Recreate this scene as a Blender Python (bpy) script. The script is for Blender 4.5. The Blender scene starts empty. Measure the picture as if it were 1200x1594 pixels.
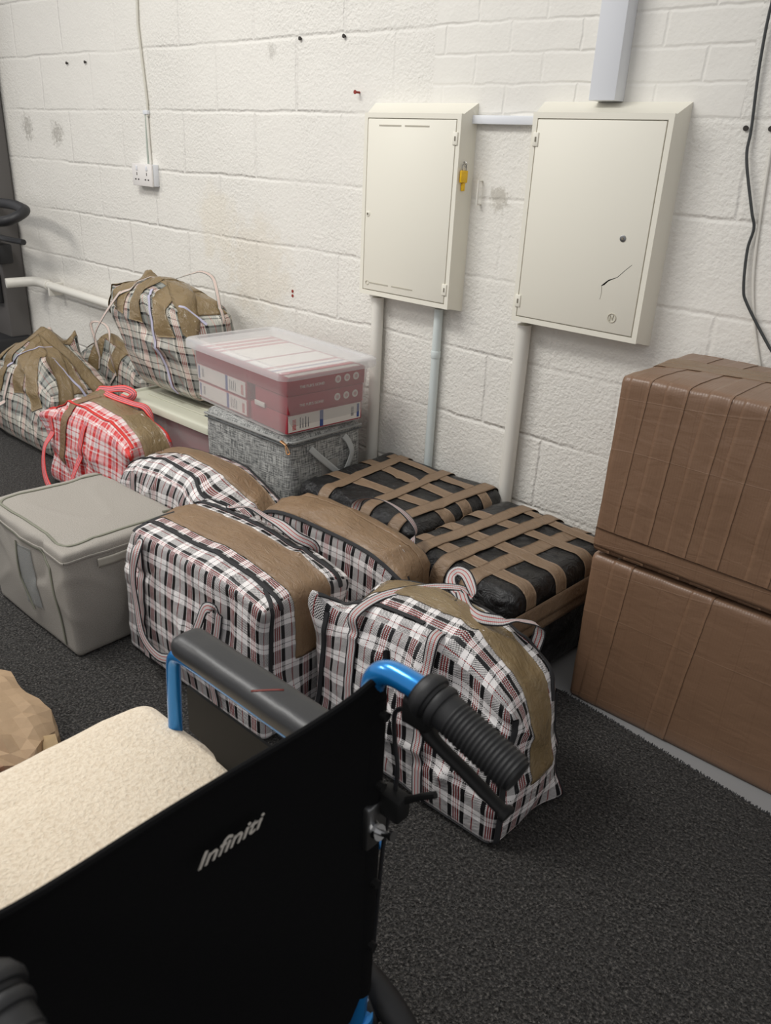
import bpy, bmesh, math, random
import numpy as np
from mathutils import Vector, Matrix
random.seed(4); PI = math.pi
S = bpy.context.scene; C = S.collection

# ------------------------------------------------------------------ camera, world, lights, exposure
YAW, PIT, ROL = .71724, .42109, .04995
_w = Vector((-math.sin(YAW)*math.cos(PIT), math.cos(YAW)*math.cos(PIT), -math.sin(PIT)))
_r0 = Vector((math.cos(YAW), math.sin(YAW), 0)); _u0 = _r0.cross(_w)
_r = _r0*math.cos(ROL)+_u0*math.sin(ROL); _u = -_r0*math.sin(ROL)+_u0*math.cos(ROL)
cam = bpy.data.cameras.new('camera'); camo = bpy.data.objects.new('camera', cam); C.objects.link(camo)
cam.sensor_fit = 'VERTICAL'; cam.sensor_height = 36; cam.sensor_width = 27; cam.lens = 1250/1594*36
camo.matrix_world = Matrix(((_r.x, _u.x, -_w.x, 0), (_r.y, _u.y, -_w.y, 0), (_r.z, _u.z, -_w.z, 1.3), (0, 0, 0, 1)))
cam.clip_start = .02; S.camera = camo
cam.dof.use_dof = True; cam.dof.focus_distance = 2.0; cam.dof.aperture_fstop = 10

S.view_settings.view_transform = 'Standard'; S.view_settings.look = 'None'
S.view_settings.gamma = 1; S.view_settings.use_curve_mapping = False; S.view_settings.exposure = .22
wd = bpy.data.worlds.new('world'); S.world = wd; wd.use_nodes = True
wd.node_tree.nodes['Background'].inputs[0].default_value = (.985, .98, 1, 1)
wd.node_tree.nodes['Background'].inputs[1].default_value = .44

def area(name, loc, target, sx, sy, power, col):
    l = bpy.data.lights.new(name, 'AREA'); l.shape = 'RECTANGLE'; l.size = sx; l.size_y = sy; l.energy = power; l.color = col
    o = bpy.data.objects.new(name, l); C.objects.link(o); o.location = loc
    o.rotation_euler = (Vector(target)-Vector(loc)).to_track_quat('-Z', 'Y').to_euler(); return o
area('ceiling_lamp_near_wall', (-2.3, .25, 2.95), (-2.2, .5, 0), 1.6, .5, 52, (1, .985, .95))
area('ceiling_lamp_far', (-4.6, -.9, 2.75), (-4.4, -.6, 0), 1.3, .5, 44, (1, .96, .90))
area('ceiling_lamp_behind', (.3, -1.6, 2.75), (.2, -1.2, 0), 1.3, .5, 9, (1, .98, .95))

# ------------------------------------------------------------------ noise
_rs = np.random.RandomState(11); _perm = _rs.permutation(256); _perm = np.concatenate([_perm, _perm, _perm])
_g = _rs.normal(size=(256, 3)); _g /= np.linalg.norm(_g, axis=1)[:, None]
def noise(p):
    p = np.asarray(p, float); i = np.floor(p).astype(int); f = p-i; i &= 255
    s = f*f*f*(f*(f*6-15)+10); out = np.zeros(len(p))
    for dx in (0, 1):
        for dy in (0, 1):
            for dz in (0, 1):
                h = _perm[_perm[_perm[(i[:, 0]+dx) & 255]+((i[:, 1]+dy) & 255)]+((i[:, 2]+dz) & 255)] & 255
                d = ((f-np.array([dx, dy, dz]))*_g[h]).sum(1)
                wx = s[:, 0] if dx else 1-s[:, 0]; wy = s[:, 1] if dy else 1-s[:, 1]; wz = s[:, 2] if dz else 1-s[:, 2]
                out += d*wx*wy*wz
    return out*1.6
def ridge(p): return 1-np.abs(noise(p))*2

# ------------------------------------------------------------------ materials
def sc(r, g, b):
    f = lambda v: (v/255/12.92) if v/255 <= .04045 else ((v/255+.055)/1.055)**2.4
    return (f(r), f(g), f(b), 1)
class NT:
    def __init__(s, name):
        s.m = bpy.data.materials.new(name); s.m.use_nodes = True; s.t = s.m.node_tree; s.n = s.t.nodes
        s.b = s.n['Principled BSDF']; s.out = s.n['Material Output']
    def N(s, typ, ins=None, **kw):
        n = s.n.new(typ)
        for k, v in kw.items(): setattr(n, k, v)
        for k, v in (ins or {}).items():
            if isinstance(v, bpy.types.NodeSocket): s.t.links.new(v, n.inputs[k])
            else: n.inputs[k].default_value = v
        return n
    def L(s, a, b): s.t.links.new(a, b)
    def math(s, op, a, b=0., c=0.):
        n = s.N('ShaderNodeMath', {0: a, 1: b, 2: c}, operation=op); return n.outputs[0]
    def mix(s, f, a, b, mode='MIX'):
        n = s.N('ShaderNodeMix', None, data_type='RGBA', blend_type=mode)
        for k, v in ((0, f), (6, a), (7, b)):
            if isinstance(v, bpy.types.NodeSocket): s.L(v, n.inputs[k])
            else: n.inputs[k].default_value = v
        return n.outputs[2]
    def ramp(s, f, stops, interp='LINEAR'):
        n = s.N('ShaderNodeValToRGB'); cr = n.color_ramp; cr.interpolation = interp
        while len(cr.elements) > 1: cr.elements.remove(cr.elements[-1])
        cr.elements[0].position = stops[0][0]; cr.elements[0].color = stops[0][1]
        for p, c in stops[1:]:
            e = cr.elements.new(p); e.color = c
        s.L(f, n.inputs[0]); return n.outputs[0]
    def bump(s, h, strength=.5, dist=.01, prev=None):
        n = s.N('ShaderNodeBump', {'Height': h, 'Strength': strength, 'Distance': dist})
        if prev: s.L(prev, n.inputs['Normal'])
        s.L(n.outputs[0], s.b.inputs['Normal']); return n.outputs[0]
    def P(s, **kw):
        for k, v in kw.items():
            k = k.replace('_', ' ')
            if isinstance(v, bpy.types.NodeSocket): s.L(v, s.b.inputs[k])
            else: s.b.inputs[k].default_value = v
        return s
G4 = lambda v: (v, v, v, 1)
def simple(name, col, rough=.5, metal=0, nscale=0, nstr=.2, nd=.002, spec=.5, coat=0, var=0):
    t = NT(name); t.P(Base_Color=col, Roughness=rough, Metallic=metal); t.b.inputs['Specular IOR Level'].default_value = spec
    if coat: t.b.inputs['Coat Weight'].default_value = coat; t.b.inputs['Coat Roughness'].default_value = .08
    if nscale or var:
        tc = t.N('ShaderNodeTexCoord').outputs['Object']
        nz = t.N('ShaderNodeTexNoise', {'Vector': tc, 'Scale': nscale or 30, 'Detail': 5}).outputs[0]
        if nscale: t.bump(nz, nstr, nd)
        if var:
            t.L(t.mix(nz, tuple(c*(1-var) for c in col[:3])+(1,), tuple(min(1, c*(1+var)) for c in col[:3])+(1,)), t.b.inputs['Base Color'])
    return t.m

def wall_mat():
    t = NT('painted_blockwork'); tc = t.N('ShaderNodeTexCoord').outputs['Object']
    sep = t.N('ShaderNodeSeparateXYZ', {0: tc})
    wob = t.N('ShaderNodeTexNoise', {'Vector': tc, 'Scale': 3.2, 'Detail': 3}).outputs[0]
    wob2 = t.N('ShaderNodeTexNoise', {'Vector': tc, 'Scale': 26., 'Detail': 2}).outputs[0]
    dz = t.math('ADD', t.math('MULTIPLY', t.math('SUBTRACT', wob, .5), .022), t.math('MULTIPLY', t.math('SUBTRACT', wob2, .5), .008))
    z = t.math('ADD', sep.outputs[2], dz); x = t.math('ADD', sep.outputs[0], dz)
    v = t.N('ShaderNodeCombineXYZ', {0: t.math('ADD', x, 20.10), 1: t.math('ADD', z, 4.5-.06)}).outputs[0]
    def brick(vec, w, h, m, sm):
        return t.N('ShaderNodeTexBrick', {'Vector': vec, 'Scale': 1., 'Mortar Size': m, 'Mortar Smooth': sm, 'Brick Width': w, 'Row Height': h}, offset=.5).outputs['Fac']
    b1 = brick(v, .45, .225, .010, 1.)
    v2 = t.N('ShaderNodeCombineXYZ', {0: t.math('ADD', x, 20.02), 1: t.math('ADD', z, 4.5-.062)}).outputs[0]
    b2 = brick(v2, .225, .075, .007, 1.)
    # the patch of ordinary bricks above the meter boxes
    m = t.math('MULTIPLY', t.math('GREATER_THAN', sep.outputs[2], 1.41), t.math('MULTIPLY', t.math('GREATER_THAN', sep.outputs[0], -1.72), t.math('LESS_THAN', sep.outputs[0], -.79)))
    bb = t.N('ShaderNodeMix', {0: m, 2: b1, 3: b2}, data_type='FLOAT').outputs[0]
    # joints are partly filled with paint
    fill = t.N('ShaderNodeTexNoise', {'Vector': tc, 'Scale': 2.2, 'Detail': 2}).outputs[0]
    fillr = t.N('ShaderNodeMapRange', {'Value': fill, 'From Min': .36, 'From Max': .62, 'To Min': .2, 'To Max': .9}).outputs[0]
    joint = t.math('MULTIPLY', bb, fillr)
    pit = t.N('ShaderNodeTexVoronoi', {'Vector': tc, 'Scale': 120.}, feature='SMOOTH_F1').outputs[0]
    pitn = t.N('ShaderNodeTexNoise', {'Vector': tc, 'Scale': 85., 'Detail': 5, 'Roughness': .62}).outputs[0]
    rougharea = t.N('ShaderNodeMapRange', {'Value': t.N('ShaderNodeTexNoise', {'Vector': tc, 'Scale': 1.4}).outputs[0], 'From Min': .35, 'From Max': .6, 'To Min': .35, 'To Max': 1.}).outputs[0]
    notpatch = t.math('SUBTRACT', 1., t.math('MULTIPLY', m, .75))
    grain = t.math('MULTIPLY', t.math('MULTIPLY', t.math('ADD', pitn, t.math('MULTIPLY', pit, .35)), rougharea), notpatch)
    low = t.N('ShaderNodeTexNoise', {'Vector': tc, 'Scale': 7., 'Detail': 3}).outputs[0]
    n1 = t.bump(t.math('MULTIPLY', joint, -1.), .62, .008)
    n2 = t.bump(grain, .75, .0065, n1)
    t.bump(low, .4, .012, n2)
    # colour: off-white paint, dirt in the joints, scuffs and rust dabs with their own outline
    big = t.N('ShaderNodeTexNoise', {'Vector': tc, 'Scale': .9, 'Detail': 4}).outputs[0]
    col = t.mix(big, sc(224, 221, 213), sc(234, 231, 224))
    def scuff(x0, z0, r, c, thr, ns, col):
        d = t.N('ShaderNodeVectorMath', {0: tc, 1: (x0, 2.09, z0)}, operation='DISTANCE').outputs['Value']
        g = t.N('ShaderNodeMapRange', {'Value': d, 'From Min': 0., 'From Max': r, 'To Min': 1., 'To Max': 0.}).outputs[0]
        n = t.N('ShaderNodeTexNoise', {'Vector': tc, 'Scale': ns, 'Detail': 6, 'Roughness': .7}).outputs[0]
        k = t.math('MULTIPLY', t.N('ShaderNodeMapRange', {'Value': t.math('MULTIPLY', n, g), 'From Min': thr, 'From Max': thr+.12}).outputs[0], c[3])
        return t.mix(k, col, (c[0], c[1], c[2], 1))
    col = scuff(-4.32, 1.33, .16, (.34, .32, .28, .6), .30, 70., col)
    col = scuff(-4.03, 1.31, .16, (.34, .32, .28, .65), .30, 70., col)
    col = scuff(-2.55, .86, .40, (.62, .50, .32, .20), .22, 12., col)
    col = scuff(-2.8, 1.0, .3, (.70, .58, .36, .18), .22, 9., col)
    col = scuff(-1.44, 1.19, .09, (.35, .32, .26, .55), .27, 60., col)
    col = scuff(-2.45, 1.60, .07, (.4, .38, .34, .45), .30, 60., col)
    pm = t.math('MULTIPLY', t.N('ShaderNodeMapRange', {'Value': pitn, 'From Min': .68, 'From Max': .76}).outputs[0], .25)
    col = t.mix(pm, col, sc(120, 110, 96))
    t.P(Base_Color=col, Roughness=.62); t.b.inputs['Specular IOR Level'].default_value = .3
    return t.m
def carpet_mat():
    t = NT('twist_pile_carpet'); tc = t.N('ShaderNodeTexCoord').outputs['Object']
    v = t.N('ShaderNodeTexVoronoi', {'Vector': tc, 'Scale': 210.}, feature='F1').outputs[0]
    n = t.N('ShaderNodeTexNoise', {'Vector': tc, 'Scale': 165., 'Detail': 4, 'Roughness': .65}).outputs[0]
    n3 = t.N('ShaderNodeTexNoise', {'Vector': tc, 'Scale': 55., 'Detail': 3}).outputs[0]
    big = t.N('ShaderNodeTexNoise', {'Vector': tc, 'Scale': 3.5, 'Detail': 3}).outputs[0]
    c = t.ramp(n, [(.34, sc(19, 18, 17)), (.50, sc(55, 53, 51)), (.68, sc(118, 114, 109))])
    c = t.mix(t.math('MULTIPLY', big, .3), c, sc(66, 64, 62))
    t.P(Base_Color=c, Roughness=.95); t.b.inputs['Specular IOR Level'].default_value = .1
    t.b.inputs['Sheen Weight'].default_value = .15
    n1 = t.bump(n, 1., .016); n2 = t.bump(v, .8, .008, n1); t.bump(n3, .8, .012, n2)
    return t.m
def sett(stops): return [(p, c) for p, c in stops]
def plaid_mat(name, us, vs, pu, pv, cell, rough=.42):
    t = NT(name); uv = t.N('ShaderNodeUVMap').outputs[0]; s = t.N('ShaderNodeSeparateXYZ', {0: uv})
    fu = t.math('FRACT', t.math('DIVIDE', t.math('ADD', s.outputs[0], 50*pu), pu)); fv = t.math('FRACT', t.math('DIVIDE', t.math('ADD', s.outputs[1], 50*pv), pv))
    cu = t.ramp(fu, us, 'CONSTANT'); cv = t.ramp(fv, vs, 'CONSTANT')
    iu = t.math('FLOOR', t.math('DIVIDE', s.outputs[0], cell)); iv = t.math('FLOOR', t.math('DIVIDE', s.outputs[1], cell*.9))
    ch = t.math('FLOORED_MODULO', t.math('ADD', iu, iv), 2.)
    col = t.mix(ch, cu, cv)
    t.P(Base_Color=col, Roughness=rough); t.b.inputs['Specular IOR Level'].default_value = .35
    n = t.N('ShaderNodeTexNoise', {'Vector': uv, 'Scale': 26., 'Detail': 4, 'Roughness': .55}).outputs[0]
    t.bump(n, .45, .014)
    return t.m
K = sc(20, 20, 22); W_ = sc(226, 222, 220); R_ = sc(158, 34, 32); GW = sc(186, 182, 178)
USET = [(0, K), (.12, W_), (.165, R_), (.20, W_), (.235, R_), (.27, W_), (.305, R_), (.345, W_), (.39, K), (.51, W_), (.735, R_), (.768, W_)]
VSET = [(0, W_), (.19, K), (.225, W_), (.42, K)]
plaid = plaid_mat('black_white_red_woven_plaid', USET, VSET, .080, .064, .0024)
K2 = sc(26, 30, 30); W2 = sc(206, 202, 190); R2 = sc(164, 62, 54); G2 = sc(138, 140, 134)
plaid_far = plaid_mat('pale_grey_plaid', [(0, K2), (.10, W2), (.14, R2), (.175, W2), (.21, R2), (.245, W2), (.28, R2), (.32, W2), (.36, K2), (.48, G2), (.70, R2), (.73, G2), (.93, W2)],
                      [(0, W2), (.2, K2), (.235, W2), (.45, G2), (.55, K2), (.65, G2), (.92, K2)], .118, .10, .0034)
RR = sc(196, 48, 48); WR = sc(220, 208, 206); NV = sc(40, 42, 82); PK = sc(214, 120, 120)
plaid_red = plaid_mat('red_white_navy_plaid', [(0, RR), (.10, WR), (.17, NV), (.20, WR), (.24, NV), (.27, WR), (.34, RR), (.46, WR), (.70, PK), (.78, WR), (.92, RR)],
                      [(0, WR), (.2, RR), (.25, WR), (.38, RR), (.52, PK), (.62, NV), (.64, PK), (.70, RR), (.8, WR), (.86, RR)], .10, .085, .0026)
def strap_mat(name, edge, base, line):
    t = NT(name); uv = t.N('ShaderNodeUVMap').outputs[0]; s = t.N('ShaderNodeSeparateXYZ', {0: uv})
    c = t.ramp(s.outputs[0], [(0, edge), (.11, base), (.30, line), (.375, base), (.625, line), (.70, base), (.89, edge)], 'CONSTANT')
    w = t.math('SINE', t.math('MULTIPLY', s.outputs[1], 1600.)); t.bump(w, .35, .0012)
    t.P(Base_Color=c, Roughness=.7); return t.m
strap = strap_mat('striped_webbing', sc(28, 28, 32), sc(180, 176, 174), sc(164, 56, 50))
strap_red = strap_mat('red_striped_webbing', sc(232, 60, 52), sc(224, 120, 120), sc(60, 50, 80))
strap_pale = strap_mat('pale_striped_webbing', sc(120, 118, 112), sc(205, 198, 188), sc(190, 110, 100))
def tape_mat(name, c1, c2, rough=.28):
    t = NT(name); tc = t.N('ShaderNodeTexCoord').outputs['Object']
    st = t.N('ShaderNodeMapping', {'Vector': tc, 'Scale': (6., 14., 10.), 'Rotation': (0, 0, .3)}).outputs[0]
    n = t.N('ShaderNodeTexNoise', {'Vector': st, 'Scale': 4., 'Detail': 6, 'Roughness': .6, 'Distortion': 1.2}).outputs[0]
    big = t.N('ShaderNodeTexNoise', {'Vector': tc, 'Scale': 9., 'Detail': 3}).outputs[0]
    t.P(Base_Color=t.mix(big, c1, c2), Roughness=rough)
    t.b.inputs['Specular IOR Level'].default_value = .45
    t.bump(n, .55, .012); return t.m
tape = tape_mat('brown_parcel_tape', sc(118, 94, 70), sc(142, 116, 88), .36)
tape_shiny = tape_mat('glossy_brown_tape', sc(112, 94, 64), sc(142, 122, 90), .09)
tape_box = tape_mat('dull_brown_tape', sc(120, 98, 76), sc(138, 115, 92), .42)
def black_plastic():
    t = NT('black_polythene'); tc = t.N('ShaderNodeTexCoord').outputs['Object']
    n = t.N('ShaderNodeTexNoise', {'Vector': tc, 'Scale': 17., 'Detail': 7, 'Roughness': .6, 'Distortion': 1.6}).outputs[0]
    t.P(Base_Color=sc(22, 22, 23), Roughness=.22); t.bump(n, .8, .02); return t.m
blackwrap = black_plastic()
def cardboard_mat():
    t = NT('taped_brown_cardboard'); tc = t.N('ShaderNodeTexCoord').outputs['Object']
    big = t.N('ShaderNodeTexNoise', {'Vector': tc, 'Scale': 3., 'Detail': 4}).outputs[0]
    col = t.mix(big, sc(116, 89, 69), sc(133, 104, 82))
    s = t.N('ShaderNodeSeparateXYZ', {0: tc})
    wob = t.N('ShaderNodeTexNoise', {'Vector': tc, 'Scale': 5.}).outputs[0]
    xx = t.math('ADD', s.outputs[0], t.math('MULTIPLY', wob, .02))
    fl = t.math('SINE', t.math('MULTIPLY', xx, 1000.))
    lay = t.math('FRACT', t.math('MULTIPLY', xx, 15.))
    ln = t.N('ShaderNodeMapRange', {'Value': lay, 'From Min': .96, 'From Max': 1.}).outputs[0]
    col = t.mix(t.math('MULTIPLY', ln, .35), col, sc(104, 76, 58))
    t.P(Base_Color=col, Roughness=.38)
    cn = t.N('ShaderNodeTexNoise', {'Vector': t.N('ShaderNodeMapping', {'Vector': tc, 'Scale': (.7, 1., 5.)}).outputs[0], 'Scale': 1.3, 'Detail': 1}).outputs[0]
    cre = t.N('ShaderNodeMapRange', {'Value': t.math('ABSOLUTE', t.math('SUBTRACT', cn, .5)), 'From Min': 0., 'From Max': .006, 'To Min': 1., 'To Max': 0.}).outputs[0]
    col = t.mix(t.math('MULTIPLY', cre, .10), col, sc(168, 142, 120)); t.L(col, t.b.inputs['Base Color'])
    n0 = t.bump(cre, .22, .002); n1 = t.bump(fl, .08, .0008, n0); n2 = t.bump(lay, .35, .0012, n1)
    st = t.N('ShaderNodeMapping', {'Vector': tc, 'Scale': (3., 3., 9.)}).outputs[0]
    t.bump(t.N('ShaderNodeTexNoise', {'Vector': st, 'Scale': 4., 'Detail': 4, 'Distortion': 1.}).outputs[0], .3, .006, n2)
    return t.m
cardboard = cardboard_mat()
def woven(name, c1, c2, sx, sy, rough=.85, bs=.3, lo=.35, hi=.65):
    t = NT(name); uv = t.N('ShaderNodeUVMap').outputs[0]
    a = t.N('ShaderNodeTexNoise', {'Vector': t.N('ShaderNodeMapping', {'Vector': uv, 'Scale': (sx, sy, 1.)}).outputs[0], 'Scale': 1., 'Detail': 3}).outputs[0]
    b = t.N('ShaderNodeTexNoise', {'Vector': t.N('ShaderNodeMapping', {'Vector': uv, 'Scale': (sy, sx, 1.), 'Location': (7, 3, 0)}).outputs[0], 'Scale': 1., 'Detail': 3}).outputs[0]
    f = t.math('MULTIPLY', t.math('ADD', a, b), .5)
    f = t.N('ShaderNodeMapRange', {'Value': f, 'From Min': lo, 'From Max': hi}).outputs[0]
    t.P(Base_Color=t.mix(f, c1, c2), Roughness=rough); t.b.inputs['Specular IOR Level'].default_value = .2
    t.bump(f, bs, .003); return t.m
linen = woven('grey_slub_linen', sc(84, 86, 86), sc(190, 190, 186), 330., 26., .9, .4, .40, .60)
feltgrey = woven('warm_grey_felt', sc(138, 133, 126), sc(164, 159, 151), 380., 380., .95, .15)
olive = simple('olive_grey_piping', sc(120, 120, 106), .8)
blacktrim = simple('black_bias_tape', sc(36, 36, 38), .75)
redtrim = simple('red_bias_tape', sc(206, 52, 46), .7)
lilactrim = simple('lilac_bias_tape', sc(178, 176, 196), .7)
cream = simple('cream_meter_box_plastic', sc(231, 227, 213), .42, nscale=60, nstr=.05)
creamdk = simple('dark_slot', sc(120, 114, 100), .7); slotm = simple('pale_slot', sc(176, 170, 155), .6)
whitepl = simple('white_plastic', sc(222, 224, 228), .35)
pvc = simple('white_painted_pipe', sc(222, 219, 210), .4, nscale=40, nstr=.1)
pvcblue = simple('bluish_white_pipe', sc(208, 216, 214), .4)
yellow = simple('yellow_plastic', sc(238, 190, 24), .4)
steel = simple('steel', sc(150, 150, 150), .3, 1)
chrome = simple('chrome', sc(205, 205, 205), .14, 1)
darkhole = simple('dark_hole', sc(50, 46, 42), .8)
rust = simple('rust_red_paint', sc(140, 50, 40), .8)
gold = simple('gold_zip_pull', sc(214, 168, 124), .3, .8)
blue = simple('blue_anodised_tube', sc(26, 130, 204), .22, .5, coat=.6)
vinyl = simple('black_vinyl', sc(46, 46, 47), .42, nscale=260, nstr=.08)
nylon = simple('black_nylon', sc(13, 13, 14), .85, nscale=500, nstr=.3, spec=.12)
guardm = simple('black_plastic_panel', sc(18, 18, 18), .6, spec=.25)
rubber = simple('black_rubber', sc(27, 27, 28), .55, nscale=200, nstr=.1)
darkpost = simple('dark_grey_paint', sc(92, 89, 87), .5)
blackpost = simple('black_moulding', sc(34, 34, 36), .5)
cable_m = simple('black_cable', sc(58, 60, 60), .5)
kraft = simple('kraft_paper', sc(160, 135, 106), .8, nscale=9, nstr=.6, nd=.015, var=.06)
paper = simple('white_paper', sc(232, 230, 226), .7)
inkgrey = simple('grey_ink', sc(120, 100, 78), .8)
lidbeige = simple('beige_lid_plastic', sc(196, 196, 178), .45)
redcard = simple('crimson_card', sc(160, 44, 58), .55, var=.1)
labelw = simple('white_card_label', sc(216, 210, 202), .6)
inkblue = simple('blue_ink', sc(52, 74, 132), .6)
inkred = simple('red_ink', sc(178, 52, 58), .6)
inkblack = simple('black_ink', sc(60, 60, 70), .6)
textw = simple('printed_silver', sc(196, 190, 180), .5)
floorgrey = simple('grey_floor_paint', sc(142, 142, 142), .5, nscale=20, nstr=.1)
redscuff = simple('red_scuff', sc(120, 52, 44), .6)
def clear_mat(name, milk, amount, rough=.12):
    t = NT(name); t.P(Base_Color=milk, Roughness=rough)
    tr = t.N('ShaderNodeBsdfTransparent', {0: (1, 1, 1, 1)})
    lw = t.N('ShaderNodeLayerWeight', {'Blend': .35})
    f = t.N('ShaderNodeMapRange', {'Value': lw.outputs['Facing'], 'To Min': amount, 'To Max': min(1, amount+.35)}).outputs[0]
    mx = t.N('ShaderNodeMixShader', {0: f}); t.L(tr.outputs[0], mx.inputs[1]); t.L(t.b.outputs[0], mx.inputs[2]); t.L(mx.outputs[0], t.out.inputs[0])
    return t.m
clear = clear_mat('clear_polypropylene', sc(214, 212, 210), .24)
clearlid = clear_mat('milky_clear_lid', sc(224, 224, 224), .34, .2)
film = clear_mat('clear_film', sc(170, 172, 170), .25, .06)
def fleece_mat():
    t = NT('cream_sherpa_fleece'); tc = t.N('ShaderNodeTexCoord').outputs['Object']
    v = t.N('ShaderNodeTexVoronoi', {'Vector': t.N('ShaderNodeTexNoise', {'Vector': tc, 'Scale': 30.}).outputs['Color'], 'Scale': 1.}).outputs[0]
    n = t.N('ShaderNodeTexNoise', {'Vector': tc, 'Scale': 190., 'Detail': 4, 'Roughness': .55, 'Distortion': .4}).outputs[0]
    n2 = t.N('ShaderNodeTexVoronoi', {'Vector': tc, 'Scale': 150.}, feature='SMOOTH_F1').outputs[0]
    c = t.ramp(n, [(.3, sc(212, 195, 171)), (.6, sc(228, 214, 192))])
    t.P(Base_Color=c, Roughness=1.); t.b.inputs['Specular IOR Level'].default_value = .05; t.b.inputs['Sheen Weight'].default_value = .3
    n1 = t.bump(n, .55, .005); t.bump(n2, .35, .003, n1); return t.m
fleece = fleece_mat()

# ------------------------------------------------------------------ object helpers
def link(name, me, mat=None, parent=None):
    o = bpy.data.objects.new(name, me); C.objects.link(o)
    if mat:
        for m in (mat if isinstance(mat, (list, tuple)) else [mat]): me.materials.append(m)
    if parent: o.parent = parent
    return o
def obj(name, bm, mat, parent=None, smooth=False, bevel=0, seg=2):
    if bevel:
        bmesh.ops.bevel(bm, geom=[e for e in bm.edges if len(e.link_faces) == 2 and e.calc_face_angle(0) > .6], offset=bevel, segments=seg, affect='EDGES', profile=.5)
    me = bpy.data.meshes.new(name); bmesh.ops.recalc_face_normals(bm, faces=bm.faces); bm.to_mesh(me); bm.free()
    if smooth or bevel:
        me.polygons.foreach_set('use_smooth', [True]*len(me.polygons))
        me.set_sharp_from_angle(angle=math.radians(40))
    return link(name, me, mat, parent)
def tag(o, label=None, cat=None, group=None, kind=None):
    if label: o['label'] = label
    if cat: o['category'] = cat
    if group: o['group'] = group
    if kind: o['kind'] = kind
    return o
def thing(name, label, cat, loc=(0, 0, 0), rz=0, group=None):
    o = bpy.data.objects.new(name, None); C.objects.link(o); o.location = loc; o.rotation_euler = (0, 0, rz); o.empty_display_size = .05
    return tag(o, label, cat, group)
def bx(bm, x0, x1, y0, y1, z0, z1):
    return bmesh.ops.create_cube(bm, size=1, matrix=Matrix.Translation(((x0+x1)/2, (y0+y1)/2, (z0+z1)/2)) @ Matrix.Diagonal((x1-x0, y1-y0, z1-z0, 1)))['verts']
def box(name, d, mat, parent=None, bevel=0, seg=2, M=None):
    bm = bmesh.new(); bx(bm, *d)
    if M: bmesh.ops.transform(bm, matrix=M, verts=bm.verts)
    return obj(name, bm, mat, parent, bevel=bevel, seg=seg)
def cyl(bm, p, q, r, n=20, r2=None):
    p = Vector(p); q = Vector(q); d = q-p
    M = Matrix.Translation((p+q)/2) @ d.to_track_quat('Z', 'Y').to_matrix().to_4x4()
    bmesh.ops.create_cone(bm, cap_ends=True, segments=n, radius1=r, radius2=r if r2 is None else r2, depth=d.length, matrix=M)
def catmull(P, n):
    P = np.array(P, float); 
    if len(P) == 2: return np.array([P[0]+(P[1]-P[0])*t for t in np.linspace(0, 1, n+1)])
    Q = np.vstack([2*P[0]-P[1], P, 2*P[-1]-P[-2]]); out = []
    for i in range(1, len(Q)-2):
        p0, p1, p2, p3 = Q[i-1], Q[i], Q[i+1], Q[i+2]
        for t in np.linspace(0, 1, n, endpoint=False):
            out.append(.5*((2*p1)+(-p0+p2)*t+(2*p0-5*p1+4*p2-p3)*t*t+(-p0+3*p1-3*p2+p3)*t**3))
    out.append(Q[-2]); return np.array(out)
def fillet(P, r, n=6):
    """polyline with rounded corners"""
    out = [Vector(P[0])]
    for i in range(1, len(P)-1):
        a, b, c = Vector(P[i-1]), Vector(P[i]), Vector(P[i+1])
        d1 = (a-b); d2 = (c-b); k = min(r, d1.length*.49, d2.length*.49); s = b+d1.normalized()*k; e = b+d2.normalized()*k
        for t in range(n+1):
            t /= n; out.append(s*(1-t)**2+b*2*t*(1-t)+e*t*t)
    out.append(Vector(P[-1])); return [tuple(v) for v in out]
def tube_bm(bm, pts, r, n=14, cap=True, sq=1.):
    pts = [Vector(p) for p in pts]; N = len(pts); rs = r if hasattr(r, '__len__') else [r]*N
    t0 = (pts[1]-pts[0]).normalized(); ref = Vector((0, 0, 1)) if abs(t0.z) < .9 else Vector((1, 0, 0))
    u = t0.cross(ref).normalized(); rings = []
    for i, p in enumerate(pts):
        t = (pts[min(i+1, N-1)]-pts[max(i-1, 0)]).normalized(); u = (u-t*u.dot(t)).normalized(); v = t.cross(u)
        rings.append([bm.verts.new(p+(u*math.cos(2*PI*k/n)+v*math.sin(2*PI*k/n)*sq)*rs[i]) for k in range(n)])
    for a, b in zip(rings, rings[1:]):
        for k in range(n): bm.faces.new((a[k], a[(k+1) % n], b[(k+1) % n], b[k]))
    if cap: bm.faces.new(rings[0][::-1]); bm.faces.new(rings[-1])
def tube(name, pts, r, mat, parent=None, n=14, sq=1.):
    bm = bmesh.new(); tube_bm(bm, pts, r, n, sq=sq); return obj(name, bm, mat, parent, smooth=True)
def text(name, s, size, mat, parent, M, shear=0, ext=.0004, wide=1.):
    cu = bpy.data.curves.new('t', 'FONT'); cu.body = s; cu.size = size; cu.extrude = ext; cu.shear = shear; cu.align_x = 'LEFT'
    to = bpy.data.objects.new('t', cu); C.objects.link(to); dg = bpy.context.evaluated_depsgraph_get(); dg.update()
    me = bpy.data.meshes.new_from_object(to.evaluated_get(dg)); bpy.data.objects.remove(to)
    me.name = name; me.transform(M @ Matrix.Diagonal((wide, 1, 1, 1))); me.materials.clear()
    return link(name, me, mat, parent)
def surfmesh(name, V, F, UV, mat, parent):
    me = bpy.data.meshes.new(name); me.from_pydata([tuple(v) for v in V], [], F)
    uvl = me.uv_layers.new(name='UVMap'); uvl.data.foreach_set('uv', np.array(UV, float).ravel())
    me.polygons.foreach_set('use_smooth', [True]*len(me.polygons)); me.update()
    return link(name, me, mat, parent)
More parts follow.
